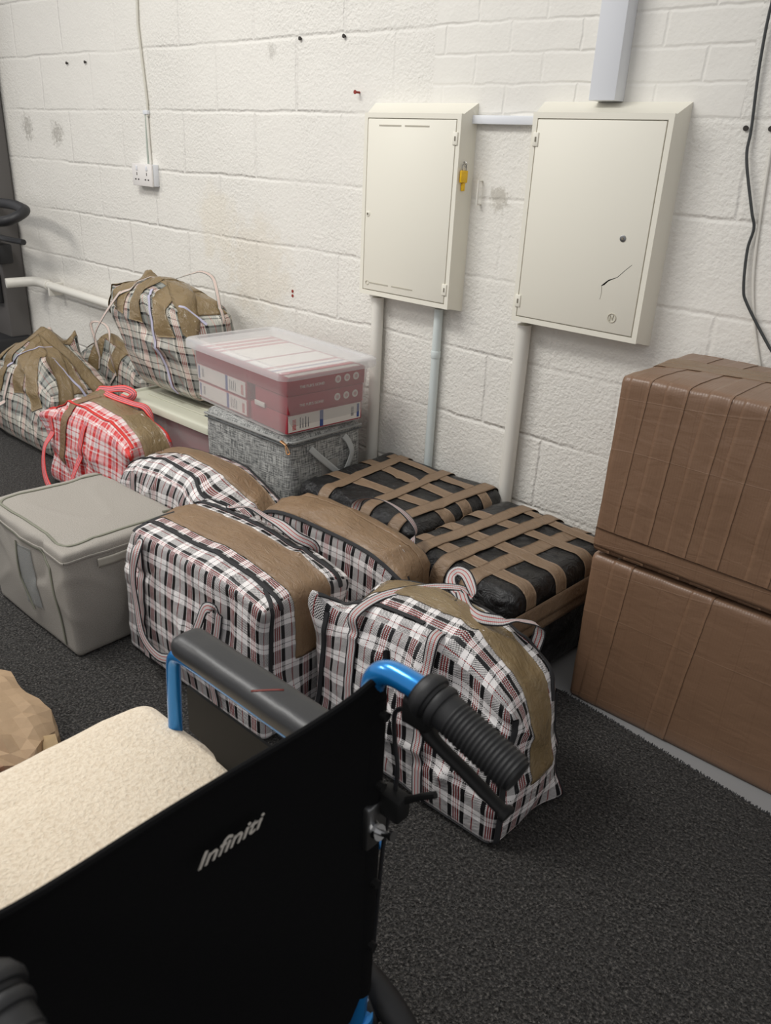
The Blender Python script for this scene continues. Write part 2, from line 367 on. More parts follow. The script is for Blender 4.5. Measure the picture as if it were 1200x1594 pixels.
def ribbon(name, P, Nn, width, mat, parent, thick=.0016):
    """strap: centre line P, face normals Nn; a closed thin slab with u across, v along"""
    P = np.array(P); Nn = np.array(Nn); n = len(P)
    T = np.gradient(P, axis=0); T /= np.linalg.norm(T, axis=1)[:, None]+1e-9
    B = np.cross(T, Nn); B /= np.linalg.norm(B, axis=1)[:, None]+1e-9; N2 = np.cross(B, T)
    # keep the side vector from flipping
    for i in range(1, n):
        if B[i] @ B[i-1] < 0: B[i] *= -1; N2[i] *= -1
    L = np.concatenate([[0], np.cumsum(np.linalg.norm(np.diff(P, axis=0), axis=1))])
    V = []; K_ = 4
    for i in range(n):
        for j in range(K_+1): V.append(P[i]+B[i]*(j/K_-.5)*width+N2[i]*thick*.5)
        for j in range(K_+1): V.append(P[i]+B[i]*(j/K_-.5)*width-N2[i]*thick*.5)
    F = []; UV = []; W2n = 2*(K_+1)
    def q(a, b, c, d, ua, ub, uc, ud): F.append((a, b, c, d)); UV.extend([ua, ub, uc, ud])
    for i in range(n-1):
        a = i*W2n; b = a+W2n
        for j in range(K_):
            u0, u1 = j/K_, (j+1)/K_
            q(a+j, a+j+1, b+j+1, b+j, (u0, L[i]), (u1, L[i]), (u1, L[i+1]), (u0, L[i+1]))
            o = K_+1; q(a+o+j, b+o+j, b+o+j+1, a+o+j+1, (u0, L[i]), (u0, L[i+1]), (u1, L[i+1]), (u1, L[i]))
        o = K_+1
        q(a, b, b+o, a+o, (0.02, L[i]), (0.02, L[i+1]), (0.02, L[i+1]), (0.02, L[i]))
        q(a+K_, a+o+K_, b+o+K_, b+K_, (.98, L[i]), (.98, L[i]), (.98, L[i+1]), (.98, L[i+1]))
    return surfmesh(name, V, F, UV, mat, parent)

class Soft:
    """a soft packed box: rounded, warped and creased; tape and straps are laid on it through the same mapping"""
    def __init__(s, L, W, H, r=.04, seed=0, amp=.01, dome=0, droop=0, bulge=.015, lean=(0, 0), taper=(0, 0), pulls=(), dp=3, sag=0, fine=1., extra=None):
        s.L, s.W, s.H, s.r, s.seed, s.amp, s.dome, s.droop, s.bulge, s.lean, s.taper, s.pulls, s.dp, s.sag, s.fine, s.extra = L, W, H, r, seed, amp, dome, droop, bulge, lean, taper, pulls, dp, sag, fine, extra
    def pt(s, p, off=0.):
        p = np.atleast_2d(np.array(p, float)); h = np.array([s.L/2, s.W/2, s.H/2]); r = min(s.r, *(h*.95))
        q = p-np.array([0, 0, s.H/2]); inner = np.clip(q, -(h-r), h-r); d = q-inner
        ln = np.linalg.norm(d, axis=1)[:, None]; n = d/np.maximum(ln, 1e-9)
        q = inner+n*r
        u = q[:, 0]/h[0]; v = q[:, 1]/h[1]; w = np.clip((q[:, 2]+h[2])/s.H, 0, 1)
        x, y, z = q[:, 0].copy(), q[:, 1].copy(), q[:, 2]+h[2]
        mid = np.sin(np.pi*w)
        y += np.sign(v)*s.bulge*(1-u**2)*mid*np.abs(v)**2; x += np.sign(u)*s.bulge*(1-v**2)*mid*np.abs(u)**2
        x *= 1-s.taper[0]*w**1.5; y *= 1-s.taper[1]*w**1.5
        z += s.dome*(1-u**2)*(1-.8*v**2)*w**2 - s.droop*w*np.abs(u)**s.dp
        x += s.lean[0]*w; y += s.lean[1]*w
        if s.extra: x, y, z = s.extra(x, y, z, u, v, w)
        P = np.stack([x, y, z], 1)
        sd = np.array([s.seed*3.7, s.seed*1.3, s.seed*2.1])
        A = s.amp
        if A:
            base = noise(P*5.5+sd)*1.1
            cre = ridge(P*np.array([4.5, 7, 6])+sd)**3
            cre2 = noise(P*19+sd+31)
            dsp = A*(base+.6*cre-.3)+A*.16*s.fine*cre2
            # long sharp folds at random places
            rs = np.random.RandomState(int(s.seed)+100); nf = int(16*s.fine)
            for _ in range(nf):
                c = np.array([rs.uniform(-1, 1)*h[0], rs.uniform(-1, 1)*h[1], rs.uniform(.15, 1.05)*s.H]); k = rs.randint(3); c[k] = [np.sign(c[0])*h[0], -h[1], s.H][k]
                m = rs.normal(size=3); m /= np.linalg.norm(m); R = rs.uniform(.05, .12); g = P-c
                d = g@m + .012*np.sin(g[:, 0]*30+g[:, 2]*25)
                dsp += A*rs.choice([-1.5, 1.2, 1.5])*np.exp(-np.abs(d)/rs.uniform(.007, .016))*np.exp(-(g**2).sum(1)/R**2)
            dsp *= .25+.75*np.clip(w*3, 0, 1)
            P = P+n*dsp[:, None]
        for (pu, pv, pw, dx, dy, dz, rad) in s.pulls:
            c = np.array([pu*h[0], pv*h[1], pw*s.H]); dd = np.linalg.norm(p-c, axis=1)
            k = np.exp(-(dd/rad)**2)[:, None]; P = P+k*np.array([dx, dy, dz])
        P = P+n*(off if np.ndim(off) else np.full(len(P), off))[:, None]
        P[:, 2] = np.maximum(P[:, 2], .003 + (0 if np.ndim(off) else off*.5))
        return P, n
    def fold(s, a, b):
        """unfold coordinates over the top: a along x, b along y, running down the sides past the edges"""
        a = np.asarray(a, float); b = np.asarray(b, float); hx, hy = s.L/2, s.W/2
        oa = np.maximum(np.abs(a)-hx, 0); ob = np.maximum(np.abs(b)-hy, 0)
        return np.stack([np.clip(a, -hx, hx), np.clip(b, -hy, hy), s.H-np.minimum(np.maximum(oa, ob), s.H)], -1)
    def body(s, name, mat, parent, step=.009, swap=True):
        V = {}; pts = []; F = []; UV = []
        nx, ny, nz = [max(4, int(round(q/step))) for q in (s.L, s.W, s.H)]
        X = np.linspace(-s.L/2, s.L/2, nx+1); Y = np.linspace(-s.W/2, s.W/2, ny+1); Z = np.linspace(0, s.H, nz+1)
        def vid(p):
            k = (round(p[0], 5), round(p[1], 5), round(p[2], 5))
            if k not in V: V[k] = len(pts); pts.append(p)
            return V[k]
        def grid(A, B, fn, uvf, flip):
            for i in range(len(A)-1):
                for j in range(len(B)-1):
                    cs = [(A[i], B[j]), (A[i+1], B[j]), (A[i+1], B[j+1]), (A[i], B[j+1])]
                    if flip: cs = cs[::-1]
                    F.append(tuple(vid(fn(*c)) for c in cs)); UV.extend([uvf(*c) for c in cs])
        hx, hy, H = s.L/2, s.W/2, s.H
        grid(X, Z, lambda a, c: (a, -hy, c), lambda a, c: (a, c), False)
        grid(X, Z, lambda a, c: (a, hy, c), lambda a, c: (a, c), True)
        grid(Y, Z, lambda a, c: (hx, a, c), lambda a, c: (a+hx+hy, c), False)
        grid(Y, Z, lambda a, c: (-hx, a, c), lambda a, c: (a-hx, c), True)
        grid(X, Y, lambda a, b: (a, b, H), (lambda a, b: (b, a)) if swap else (lambda a, b: (a, b+H)), False)
        grid(X, Y, lambda a, b: (a, b, 0), lambda a, b: (a, b), True)
        P, _ = s.pt(np.array(pts)); return surfmesh(name, P, F, UV, mat, parent)
    def strip(s, name, mat, parent, a0, b0, a1, b1, width, off=.0022, step=.008, jag=.002, cross=6):
        """tape along the unfolded line (a0,b0)-(a1,b1)"""
        Ld = math.hypot(a1-a0, b1-b0); n = max(4, int(Ld/step)); t = np.linspace(0, 1, n+1); m = cross
        dx, dy = (a1-a0)/Ld, (b1-b0)/Ld
        jg = noise(np.stack([t*Ld*40+s.seed, t*0+a0*9, t*0+b0*7], 1))*jag
        A = []; B = []; UV = []
        for j in range(m+1):
            o = (j/m-.5)*width + (jg if j in (0, m) else 0)
            A.append(a0+t*(a1-a0)-dy*o); B.append(b0+t*(b1-b0)+dx*o)
        A = np.array(A).T.ravel(); B = np.array(B).T.ravel()
        P, Nn = s.pt(s.fold(A, B), off); Q, _ = s.pt(s.fold(A, B), off-.0012)
        V = np.vstack([P, Q]); o = len(P); F = []; UV = []
        uv = lambda i, j: (j/m, t[i]*Ld)
        for i in range(n):
            for j in range(m):
                q = [(i, j), (i, j+1), (i+1, j+1), (i+1, j)]
                F.append(tuple(r*(m+1)+c for r, c in q)); UV.extend([uv(*c) for c in q])
                F.append(tuple(o+r*(m+1)+c for r, c in q[::-1])); UV.extend([uv(*c) for c in q[::-1]])
            for j in (0, m):
                F.append((i*(m+1)+j, (i+1)*(m+1)+j, o+(i+1)*(m+1)+j, o+i*(m+1)+j)); UV.extend([uv(i, j)]*4)
        for i in (0, n):
            for j in range(m):
                F.append((i*(m+1)+j, i*(m+1)+j+1, o+i*(m+1)+j+1, o+i*(m+1)+j)); UV.extend([uv(i, j)]*4)
        return surfmesh(name, V, F, UV, mat, parent)
    def line(s, pts, off=.003, step=.01):
        """points and normals along an unfolded polyline"""
        A = []; B = []
        for (a0, b0), (a1, b1) in zip(pts, pts[1:]):
            n = max(2, int(math.hypot(a1-a0, b1-b0)/step)); t = np.linspace(0, 1, n, endpoint=False)
            A += list(a0+t*(a1-a0)); B += list(b0+t*(b1-b0))
        A.append(pts[-1][0]); B.append(pts[-1][1]); return s.pt(s.fold(A, B), off)
    def trim(s, name, mat, parent, pts, width=.007, off=.002):
        P, N_ = s.line(pts, off); return ribbon(name, P, N_, width, mat, parent, .003)
    def strap(s, name, mat, parent, segs, width=.03, off=.0045):
        """segs: list of ('s', [(a,b)...]) on the surface or ('p', [(x,y,z, nx,ny,nz)...]) free in the air"""
        P = []; N_ = []
        for kind, pts in segs:
            if kind == 's':
                p, n = s.line(pts, off, .012); P += list(p); N_ += list(n)
            else:
                for q in pts: P.append(np.array(q[:3])); N_.append(np.array(q[3:]))
        D = catmull(np.hstack([np.array(P), np.array(N_)]), 5)
        # drop repeats
        keep = [0]
        for i in range(1, len(D)):
            if np.linalg.norm(D[i, :3]-D[keep[-1], :3]) > .0015: keep.append(i)
        D = D[keep]; return ribbon(name, D[:, :3], D[:, 3:], width, mat, parent, .002)

# ------------------------------------------------------------------ the room
WY = 2.09
def wallpiece(name, d, mat):
    return tag(box(name, d, mat), kind='structure')
wallpiece('wall_back', (-7, 2.2, WY, WY+.2, -.1, 2.9), wall_mat())
wallpiece('floor', (-7, 2.2, -3, WY, -.1, -.008), floorgrey)
edge = lambda x: 1.672-.109*max(0, x+.80)
bm = bmesh.new(); pr = [(-7, -3), (2.2, -3), (2.2, edge(2.2)), (-.80, edge(-.80)), (-7, 1.672)]
A = [bm.verts.new((x, y, 0)) for x, y in pr]; B = [bm.verts.new((x, y, -.0078)) for x, y in pr]; bm.faces.new(A); bm.faces.new(B[::-1])
for i in range(5): bm.faces.new((A[i], B[i], B[(i+1) % 5], A[(i+1) % 5]))
tag(obj('carpet', bm, carpet_mat()), kind='structure')
# frayed strip of pile along the carpet's cut edge
bm = bmesh.new()
for i in range(560):
    x = -.80+i*.0019+random.uniform(-.001, .001); y = edge(x)-.004+random.uniform(0, .005); h = random.uniform(.002, .009)
    cyl(bm, (x, y, -.004), (x+random.uniform(-.004, .004), y+random.uniform(.001, .006), h*.4), .0016, 5, .0009)
tag(obj('trim_1', bm, simple('carpet_edge_pile', sc(52, 52, 53), .95)), kind='structure')

# ------------------------------------------------------------------ meter boxes
def meter_box(label, xb0, xb1, xf0, xf1, zb0, zb1, zf0, zf1, hinge_right, lock, logo, slots):
    D = .07; cx = (xb0+xb1)/2; t = thing('meter_box', label, 'meter box', (cx, WY, zb0)); O = Vector((cx, WY, zb0))
    bm = bmesh.new(); L = lambda x, y, z: bm.verts.new(Vector((x, y, z))-O)
    bk = [L(xb0, WY, zb0), L(xb1, WY, zb0), L(xb1, WY, zb1), L(xb0, WY, zb1)]; yf = WY-D
    md = [L(xf0, yf+.012, zf0), L(xf1, yf+.012, zf0), L(xf1, yf+.012, zf1), L(xf0, yf+.012, zf1)]
    for a, b in ((bk, md),):
        for i in range(4): bm.faces.new((a[i], a[(i+1) % 4], b[(i+1) % 4], b[i]))
    fr = [L(xf0, yf, zf0), L(xf1, yf, zf0), L(xf1, yf, zf1), L(xf0, yf, zf1)]; m = .014
    inn = [L(xf0+m, yf, zf0+m), L(xf1-m, yf, zf0+m), L(xf1-m, yf, zf1-m), L(xf0+m, yf, zf1-m)]
    rec = [L(xf0+m, yf+.008, zf0+m), L(xf1-m, yf+.008, zf0+m), L(xf1-m, yf+.008, zf1-m), L(xf0+m, yf+.008, zf1-m)]
    for a, b in ((md, fr), (fr, inn), (inn, rec)):
        for i in range(4): bm.faces.new((a[i], a[(i+1) % 4], b[(i+1) % 4], b[i]))
    bm.faces.new(rec); bm.faces.new(bk[::-1]); obj('case', bm, cream, t, bevel=.004, seg=2)
    P = lambda x0, x1, y0, y1, z0, z1: (x0-cx, x1-cx, y0-WY, y1-WY, z0-zb0, z1-zb0)
    g = .0025
    door = box('door', P(xf0+m+g, xf1-m-g, yf-.001, yf+.007, zf0+m+g, zf1-m-g), cream, t, bevel=.002)
    hx = (xf1-m-.002) if hinge_right else (xf0+m+.002)
    for hz in (zf1-.065, zf0+.058):
        h = box('hinge', P(hx-.009, hx+.009, yf-.004, yf+.003, hz-.017, hz+.017), cream, t, bevel=.002)
        box('pin', P(hx-.001, hx+.003, yf-.0052, yf-.003, hz-.006, hz+.006), creamdk, h)
    lx, lz = lock; bm = bmesh.new(); cyl(bm, (lx-cx, yf-.003-WY, lz-zb0), (lx-cx, yf-WY+.001, lz-zb0), .0085, 24)
    lk = obj('lock', bm, steel if not hinge_right else cream, t, bevel=.001)
    box('key_slot', P(lx-.003, lx+.003, yf-.0042, yf-.0028, lz-.003, lz+.003), creamdk, lk)
    for (a, b, z) in slots: tag(box('vent_slot', P(a, b, yf-.0018, yf-.0008, z-.002, z+.002), slotm, t), None)
    return t, door, P, yf
m1, d1, P1, yf1 = meter_box('narrow cream meter box with slotted vents and a keyhole on its left edge', -1.950, -1.545, -1.929, -1.550, .850, 1.44, .861, 1.409, True, (-1.900, 1.115), None,
    [(-1.865, -1.775, 1.374), (-1.76, -1.665, 1.374), (-1.885, -1.80, .900), (-1.785, -1.695, .900)])
m2, d2, P2, yf2 = meter_box('wide cream meter box with a cracked door and lock on its right side', -1.325, -.910, -1.311, -.918, .855, 1.443, .868, 1.414, False, (-1.0, 1.125), None, [])
def arc(cx, cz, r, a0, a1, n=24): return [(cx+r*math.cos(a0+(a1-a0)*i/n), cz+r*math.sin(a0+(a1-a0)*i/n)) for i in range(n+1)]
lg = tube('emblem', [(x+1.1215, yf2-WY-.002, z-.853) for x, z in arc(-1.0, .922, .0115, 0, 2*PI)], .0012, simple('moulded_cream', sc(190, 184, 166), .5), m2, 6)
tube('emblem_letter', [(-1.005+1.1215, yf2-WY-.002, .060), (-1.005+1.1215, yf2-WY-.002, .076), (-.998+1.1215, yf2-WY-.002, .064), (-.996+1.1215, yf2-WY-.002, .077)], .0011, simple('moulded_cream_letter', sc(190, 184, 166), .5), lg, 6)
tube('emblem', [(x+1.7525, yf1-WY-.002, z-.848) for x, z in arc(-1.898, .897, .0065, .6, 5.9)], .001, simple('moulded_cream_mark', sc(190, 184, 166), .5), m1, 6)
# crack in the right door: a jagged gash with its lifted edge
bm = bmesh.new(); cr = [(-1.045, 1.000), (-1.037, 1.008), (-1.027, 1.017), (-1.016, 1.0215), (-1.003, 1.027), (-.985, 1.046), (-.968, 1.062)]
top = [bm.verts.new((x+1.1215, yf2-WY-.0012, z-.853+.0001)) for x, z in cr]; wdt = [.001, .005, .0032, .0016, .0008, .0005, .0003]
bot = [bm.verts.new((x+1.1215+.001, yf2-WY-.0012, z-.853-k)) for (x, z), k in zip(cr, wdt)]
for i in range(len(cr)-1): bm.faces.new((top[i], top[i+1], bot[i+1], bot[i]))
bmesh.ops.solidify(bm, geom=bm.faces[:], thickness=.0006)
tag(obj('crack', bm, creamdk, m2), 'dark jagged crack low on the door')
tube('crack', [(-1.043+1.1215, yf2-WY-.001, .146), (-1.041+1.1215, yf2-WY-.001, .128), (-1.043+1.1215, yf2-WY-.001, .112)], .0006, creamdk, m2, 5)

# trunking, pipes, conduits (each a thing)
o = box('trunking', (-1.165, -1.092, WY-.05, WY, 1.443, 2.7), whitepl, None, .002); tag(o, 'wide white vertical cable trunking rising from the right meter box', 'trunking')
o = box('trunking', (-1.553, -1.327, WY-.022, WY, 1.385, 1.408), whitepl, None, .002); tag(o, 'short thin white horizontal trunking joining the two meter boxes', 'trunking')
def pipe(label, x, r, mat, z1=.848, clips=()):
    t = thing('wall_pipe', label, 'pipe', (x, WY-r-.004, 0))
    tube('pipe', [(0, 0, -.004), (0, 0, z1/2), (0, 0, z1)], r, mat, t, 20)
    for z in clips:
        bm = bmesh.new(); cyl(bm, (0, 0, z-.012), (0, 0, z+.012), r*1.12, 24); obj('clip', bm, mat, t, bevel=.002)
    return t
pipe('thick white pipe dropping from the left side of the narrow meter box', -1.883, .0205, pvc)
pipe('thin bluish white pipe with collar below the narrow meter box', -1.622, .0145, pvcblue, .848, (.70, ))
pipe('thick white pipe dropping from the wide cracked meter box', -1.292, .0225, pvc, .853)
t = thing('waste_pipe', 'white horizontal waste pipe with elbow low on the far left wall', 'pipe', (-3.9, WY-.06, .565))
tube('pipe', [(-.29, .0, .020), (-.2, .0, .018), (.3, 0, .008), (.82, 0, 0)], .021, pvc, t, 18)
tube('elbow', fillet([(-.28, 0, .020), (-.41, 0, .024), (-.47, -.06, .016), (-.49, -.13, .012)], .04), .025, pvc, t, 18)
bm = bmesh.new(); cyl(bm, (-.30, 0, .020), (-.275, 0, .0195), .0265, 24); obj('collar', bm, pvc, t, bevel=.003)
for x in (-.25, .6): bm = bmesh.new(); bx(bm, x-.008, x+.008, -.02, .06, -.03, .035); obj('clip', bm, pvc, t, bevel=.003)

# socket, its cables
t = thing('double_socket', 'white double wall socket under the thin cable on the left', 'socket', (-3.262, WY, 1.163))
box('back_box', (-.073, .073, -.028, 0, -.043, .043), whitepl, t, .003)
fp = box('face_plate', (-.074, .074, -.038, -.0285, -.044, .044), simple('socket_face', sc(228, 224, 220), .4), t, .003)
for sx in (-.037, .037):
    box('switch', (sx-.004+.0, sx+.008, -.041, -.037, .018, .036), whitepl, fp, .001)
    for (px, pz, a, b) in ((0, 0.004, .0025, .006), (-.011, -.018, .005, .0025), (.011, -.018, .005, .0025)):
        box('pin_hole', (sx+px-a, sx+px+a, -.0388, -.0378, pz-b, pz+b), darkhole, fp)
tag(tube('wall_cable', [(-3.25, WY-.006, 2.7), (-3.25, WY-.006, 1.9), (-3.262, WY-.007, 1.72), (-3.245, WY-.006, 1.55), (-3.232, WY-.007, 1.44), (-3.235, WY-.007, 1.39)], .0055, simple('off_white_cable', sc(205, 202, 190), .5), None, 8), 'thin off-white cable running down the wall to the double socket', 'cable')
t = thing('cable_conduit', 'pair of narrow grey-white conduits just above the double socket', 'conduit', (-3.24, WY-.007, 1.207))
tube('conduit', [(-.012, 0, 0), (-.011, 0, .09), (-.006, 0, .2)], .0055, simple('greenish_conduit', sc(168, 176, 166), .45), t, 8); tube('conduit', [(.004, 0, 0), (.002, 0, .09), (.001, 0, .2)], .0055, pvc, t, 8)
bm = bmesh.new(); bx(bm, -.018, .012, -.008, .006, .19, .205); obj('clip', bm, whitepl, t, bevel=.001)

# black cable on the right
pts = [(-.735, 1.8), (-.765, 1.66), (-.768, 1.53), (-.757, 1.39), (-.752, 1.325), (-.715, 1.215), (-.702, 1.175), (-.706, 1.125), (-.694, 1.04), (-.676, 1.0), (-.605, .91), (-.56, .86), (-.52, .70)]
tag(tube('hanging_cable', [tuple(p) for p in catmull([(x, WY-.012-.003*math.sin(i*1.7), z) for i, (x, z) in enumerate(pts)], 6)], .0036, cable_m, None, 8), 'black cable hanging loosely down the wall behind the cardboard boxes', 'cable')
tag(tube('hanging_cable', [tuple(p) for p in catmull([(-.70, WY-.004, 2.2), (-.712, WY-.004, 1.6), (-.695, WY-.004, 1.2), (-.66, WY-.004, .98), (-.55, WY-.004, .7)], 8)], .003, pvc, None, 8), 'thin white cable painted in beside the black hanging cable', 'cable')

# yellow meter key on a hook
t = thing('meter_key', 'yellow plastic meter key hanging from a hook beside narrow meter box', 'key', (-1.545, WY-.045, 1.235))
box('bow', (-.004, .004, -.016, .016, -.008, .026), yellow, t, .003); box('key_shaft', (-.004, .004, -.006, .006, -.030, -.0085), yellow, t, .002)
tube('key_ring', [(0, .011*math.cos(a), .033+.011*math.sin(a)) for a in np.linspace(0, 2*PI, 20)], .0011, steel, t, 6)
tag(tube('wall_hook', [(-1.5525, WY-.045, 1.283), (-1.541, WY-.045, 1.284), (-1.536, WY-.045, 1.277), (-1.540, WY-.045, 1.270), (-1.545, WY-.045, 1.2735)], .0011, steel, None, 6), 'tiny steel hook on the side of the narrow meter box', 'hook')
tag(tube('metal_bracket', [(-1.508, WY+.002, 1.235), (-1.508, WY-.02, 1.235), (-1.508, WY-.02, 1.17), (-1.508, WY+.002, 1.17)], .0028, pvc, None, 8), 'small white painted wire bracket right of the yellow key', 'bracket')

# nails and plugs left in the wall
def screw(x, z, mat, label, r=.005, l=.006, cat='screw', group=None):
    bm = bmesh.new(); cyl(bm, (x, WY+.004, z), (x, WY-l, z), r*.55, 10); cyl(bm, (x, WY-l, z), (x, WY-l-.003, z), r, 12)
    tag(obj('wall_screw' if cat == 'screw' else 'wall_plug', bm, mat, smooth=False), label, cat, group)
screw(-2.30, 1.632, darkhole, 'dark screw in the top joint, left one of the pair above the meter box', .006)
screw(-2.093, 1.63, darkhole, 'dark screw in the top joint, right one of the pair above the meter box', .006)
screw(-2.022, 1.470, rust, 'red-tipped nail at the top left corner of the narrow meter box', .006, .02)
screw(-3.86, 1.60, darkhole, 'small dark screw high on the wall left of the socket cable, left of two', .006)
screw(-3.70, 1.60, darkhole, 'small dark screw high on the wall left of the socket cable, right of two', .006)
screw(-.772, 1.388, darkhole, 'round wall plug just left of the black hanging cable', .006, .002, 'plug')
screw(-.715, 1.388, darkhole, 'round wall plug just right of the black hanging cable', .006, .002, 'plug')
for z, w in ((.802, 'upper'), (.785, 'lower')):
    bm = bmesh.new(); cyl(bm, (-2.345, WY+.002, z), (-2.345, WY-.0015, z), .006, 10); tag(obj('paint_dab', bm, rust), f'{w} red paint dab on the wall above the clear container', 'paint mark')

# dark column with loop handle at far left
t = thing('exercise_machine', 'dark grey upright machine column with black loop handle at the left edge', 'machine', (-4.70, 2.02, 0))
box('column', (-.15, .15, -.06, .06, 0, 2.0), darkpost, t, .012)
tube('loop_handle', fillet([(.02, -.07, .965), (.45, -.08, .975), (.68, -.13, .965), (.68, -.22, .92), (.45, -.26, .895), (-.02, -.26, .89), (-.10, -.15, .91), (-.06, -.07, .94)], .08), .024, blackpost, t, 14)
tube('hook_lever', fillet([(.1, -.07, .80), (.42, -.13, .81), (.62, -.14, .815)], .03), .014, blackpost, t, 10)
box('catch', (.13, .22, -.10, -.02, .66, .76), blackpost, t, .01)
box('pipe_bracket', (-.17, .12, -.10, -.061, .44, .60), blackpost, t, .01)
box('foot_block', (-.22, .17, -.16, .05, .0, .26), blackpost, t, .02)
tube('rail', [(-.34, -.16, .0), (-.28, -.19, .26), (-.20, -.17, .33)], .02, blackpost, t, 10)
box('bracket', (-.3, .02, -.22, -.161, .25, .31), blackpost, t, .01)
tube('pad_piping', [(-.12, -.17, .05), (-.17, -.175, .15), (-.12, -.17, .24), (-.02, -.165, .25)], .006, pvc, t, 8)

# ------------------------------------------------------------------ cardboard boxes
def carton(label, x0, x1, y0, y1, z0, z1, seed, top):
    L, W, H = x1-x0, y1-y0, z1-z0; t = thing('cardboard_box', label, 'cardboard box', ((x0+x1)/2, (y0+y1)/2, z0))
    s = Soft(L, W, H, .012, seed, .0022, dome=.012 if top else .0, bulge=.005, fine=.6); s.body('carton_walls', cardboard, t, .014, False)
    hx, hy = L/2, W/2
    for (a0, b0, a1, b1, w) in ([(-hx-.12, .045, hx+.05, .045, .05), (-hx-.06, -.0, hx+.05, .0, .05)] if top else []): s.strip('packing_tape', tape_box, t, a0, b0, a1, b1, w, .0022)
    for (a0, b0, a1, b1, w) in ([(-hx-.02, -hy-H+.04, hx+.02, -hy-H+.035, .05)] if top else []):
        s.strip('clear_tape', cardboard, t, a0, b0, a1, b1, w, .0022, jag=.0005, step=.014)
    for i in range(5 if top else 2):
        a = -hx+.07+i*(.085 if top else .2)+random.uniform(-.015, .015); s.strip('clear_tape', cardboard, t, a+.01, hy-.02 if top else -hy+.05, a-.03+random.uniform(-.01, .01), -hy-H-.0, .05, .0014+.0002*(i % 2), jag=.0008, step=.012)
carton('lower large brown cardboard box wrapped in tape standing on the floor', -.785, -.12, 1.682, 2.055, -.008, .418, 3, False)
carton('upper large brown cardboard box with taped top resting on the lower box', -.785, -.12, 1.68, 2.055, .428, .868, 5, True)

# ------------------------------------------------------------------ black wrapped boxes
def wrapped(label, x0, x1, y0, y1, H, seed, strips, rz=0, **kw):
    L, W = x1-x0, y1-y0; t = thing('wrapped_box', label, 'wrapped box', ((x0+x1)/2, (y0+y1)/2, 0.001), rz)
    s = Soft(L, W, H, .04, seed, .0045, bulge=.004, fine=.8, **kw); s.body('plastic_wrap', blackwrap, t, .009)
    for k, q in enumerate(strips): s.strip('packing_tape', tape_box, t, *q, off=.0022+.0007*(k % 6), jag=.0012)
    return t, s
def lip(x, y, z, u, v, w):
    k = np.clip((w-.66)/.08, 0, 1); f = .93+.07*k; return x*f, y*f, z
H1 = .33
tw, sw = wrapped('black plastic wrapped box with crossing brown tape beside the grey fabric box', -1.79, -1.285, 1.605, 2.06, H1, 21,
    [(-.33, -.10, .31, -.06, .045), (-.31, .08, .30, .02, .045), (-.2, .17, .30, .12, .04), (-.12, -.33, -.16, .27, .045), (.06, -.34, .03, .26, .042), (.17, -.30, .21, .25, .045)])
tw2, sw2 = wrapped('black plastic wrapped box latticed with brown tape nearest the cardboard boxes', -1.262, -.855, 1.485, 1.99, .335, 27,
    [(-.26, -.17, .27, -.17, .045), (-.26, -.06, .27, -.035, .045), (-.26, .06, .27, .10, .045), (-.1, .19, .24, .18, .035), (-.125, -.345, -.09, .33, .045), (-.035, -.345, .0, .33, .045), (.06, -.345, .10, .33, .05)], extra=lip, rz=-.05)
for k, (dz, w_) in enumerate(((.085, .055), (.125, .05))):
    P = []; N_ = []
    for c in ((-.2035, -.265), (.2035, -.265), (.2035, .265), (-.2035, .265), (-.2035, -.265)): P.append(c)
    path = fillet([(a*(.985-k*.04), b*(.985-k*.04), .335-dz) for a, b in P], .04, 5); nn = [(p[0]/.2, p[1]/.26, 0) for p in path]
    D = catmull(np.hstack([np.array(path), np.array(nn)]), 3); D = D[np.concatenate([[True], np.linalg.norm(np.diff(D[:, :3], axis=0), axis=1) > .001])]
    ribbon('packing_tape', D[:, :3]+D[:, 3:]*.010, np.array([[q[3], q[4], 0] for q in D]), w_, tape_box, tw2, .001)

# ------------------------------------------------------------------ plaid bags
def bag(label, x0, x1, y0, y1, H, mat, seed, z0=.001, rz=0, group=None, name='laundry_bag', **kw):
    L, W = x1-x0, y1-y0; t = thing(name, label, 'laundry bag', ((x0+x1)/2, (y0+y1)/2, z0), rz, group)
    s = Soft(L, W, H, seed=seed, **kw); s.body('woven_body', mat, t, .009); return t, s

# middle bag
t, s = bag('black and white plaid bag behind the armrest with a wide smooth tape strip on top', -1.775, -1.19, .965, 1.255, .385, plaid, 31, r=.022, amp=.007, bulge=.012, dome=.018, droop=.02, taper=(.03, .05), dp=4,
    pulls=[(-1, -1, 1, -.0, .02, -.012, .06), (1, -1, 1, .03, -.015, .012, .05), (-1, 1, 1, .0, .0, .015, .05), (1, 1, 1, .02, 0, -.01, .06)])
hx, hy, H = s.L/2, s.W/2, s.H
s.strip('packing_tape', tape, t, -hx-.02, .01, hx+.17, .01, .118, .003, jag=.003)
for b in (-.085, .10):
    s.trim('zip_trim', blacktrim, t, [(-hx-.03, b), (hx+.02, b)], .011, .003)
s.trim('end_trim', blacktrim, t, [(hx+.001, -hy+.03), (hx+.30, -hy+.025)], .010); s.trim('end_trim', blacktrim, t, [(-hx+.03, -hy+.0), (-hx+.045, .0)], .012)
s.trim('end_trim', blacktrim, t, [(hx+.002, -hy+.03), (hx-.05, -hy+.055)], .010)
fb = -hy-H
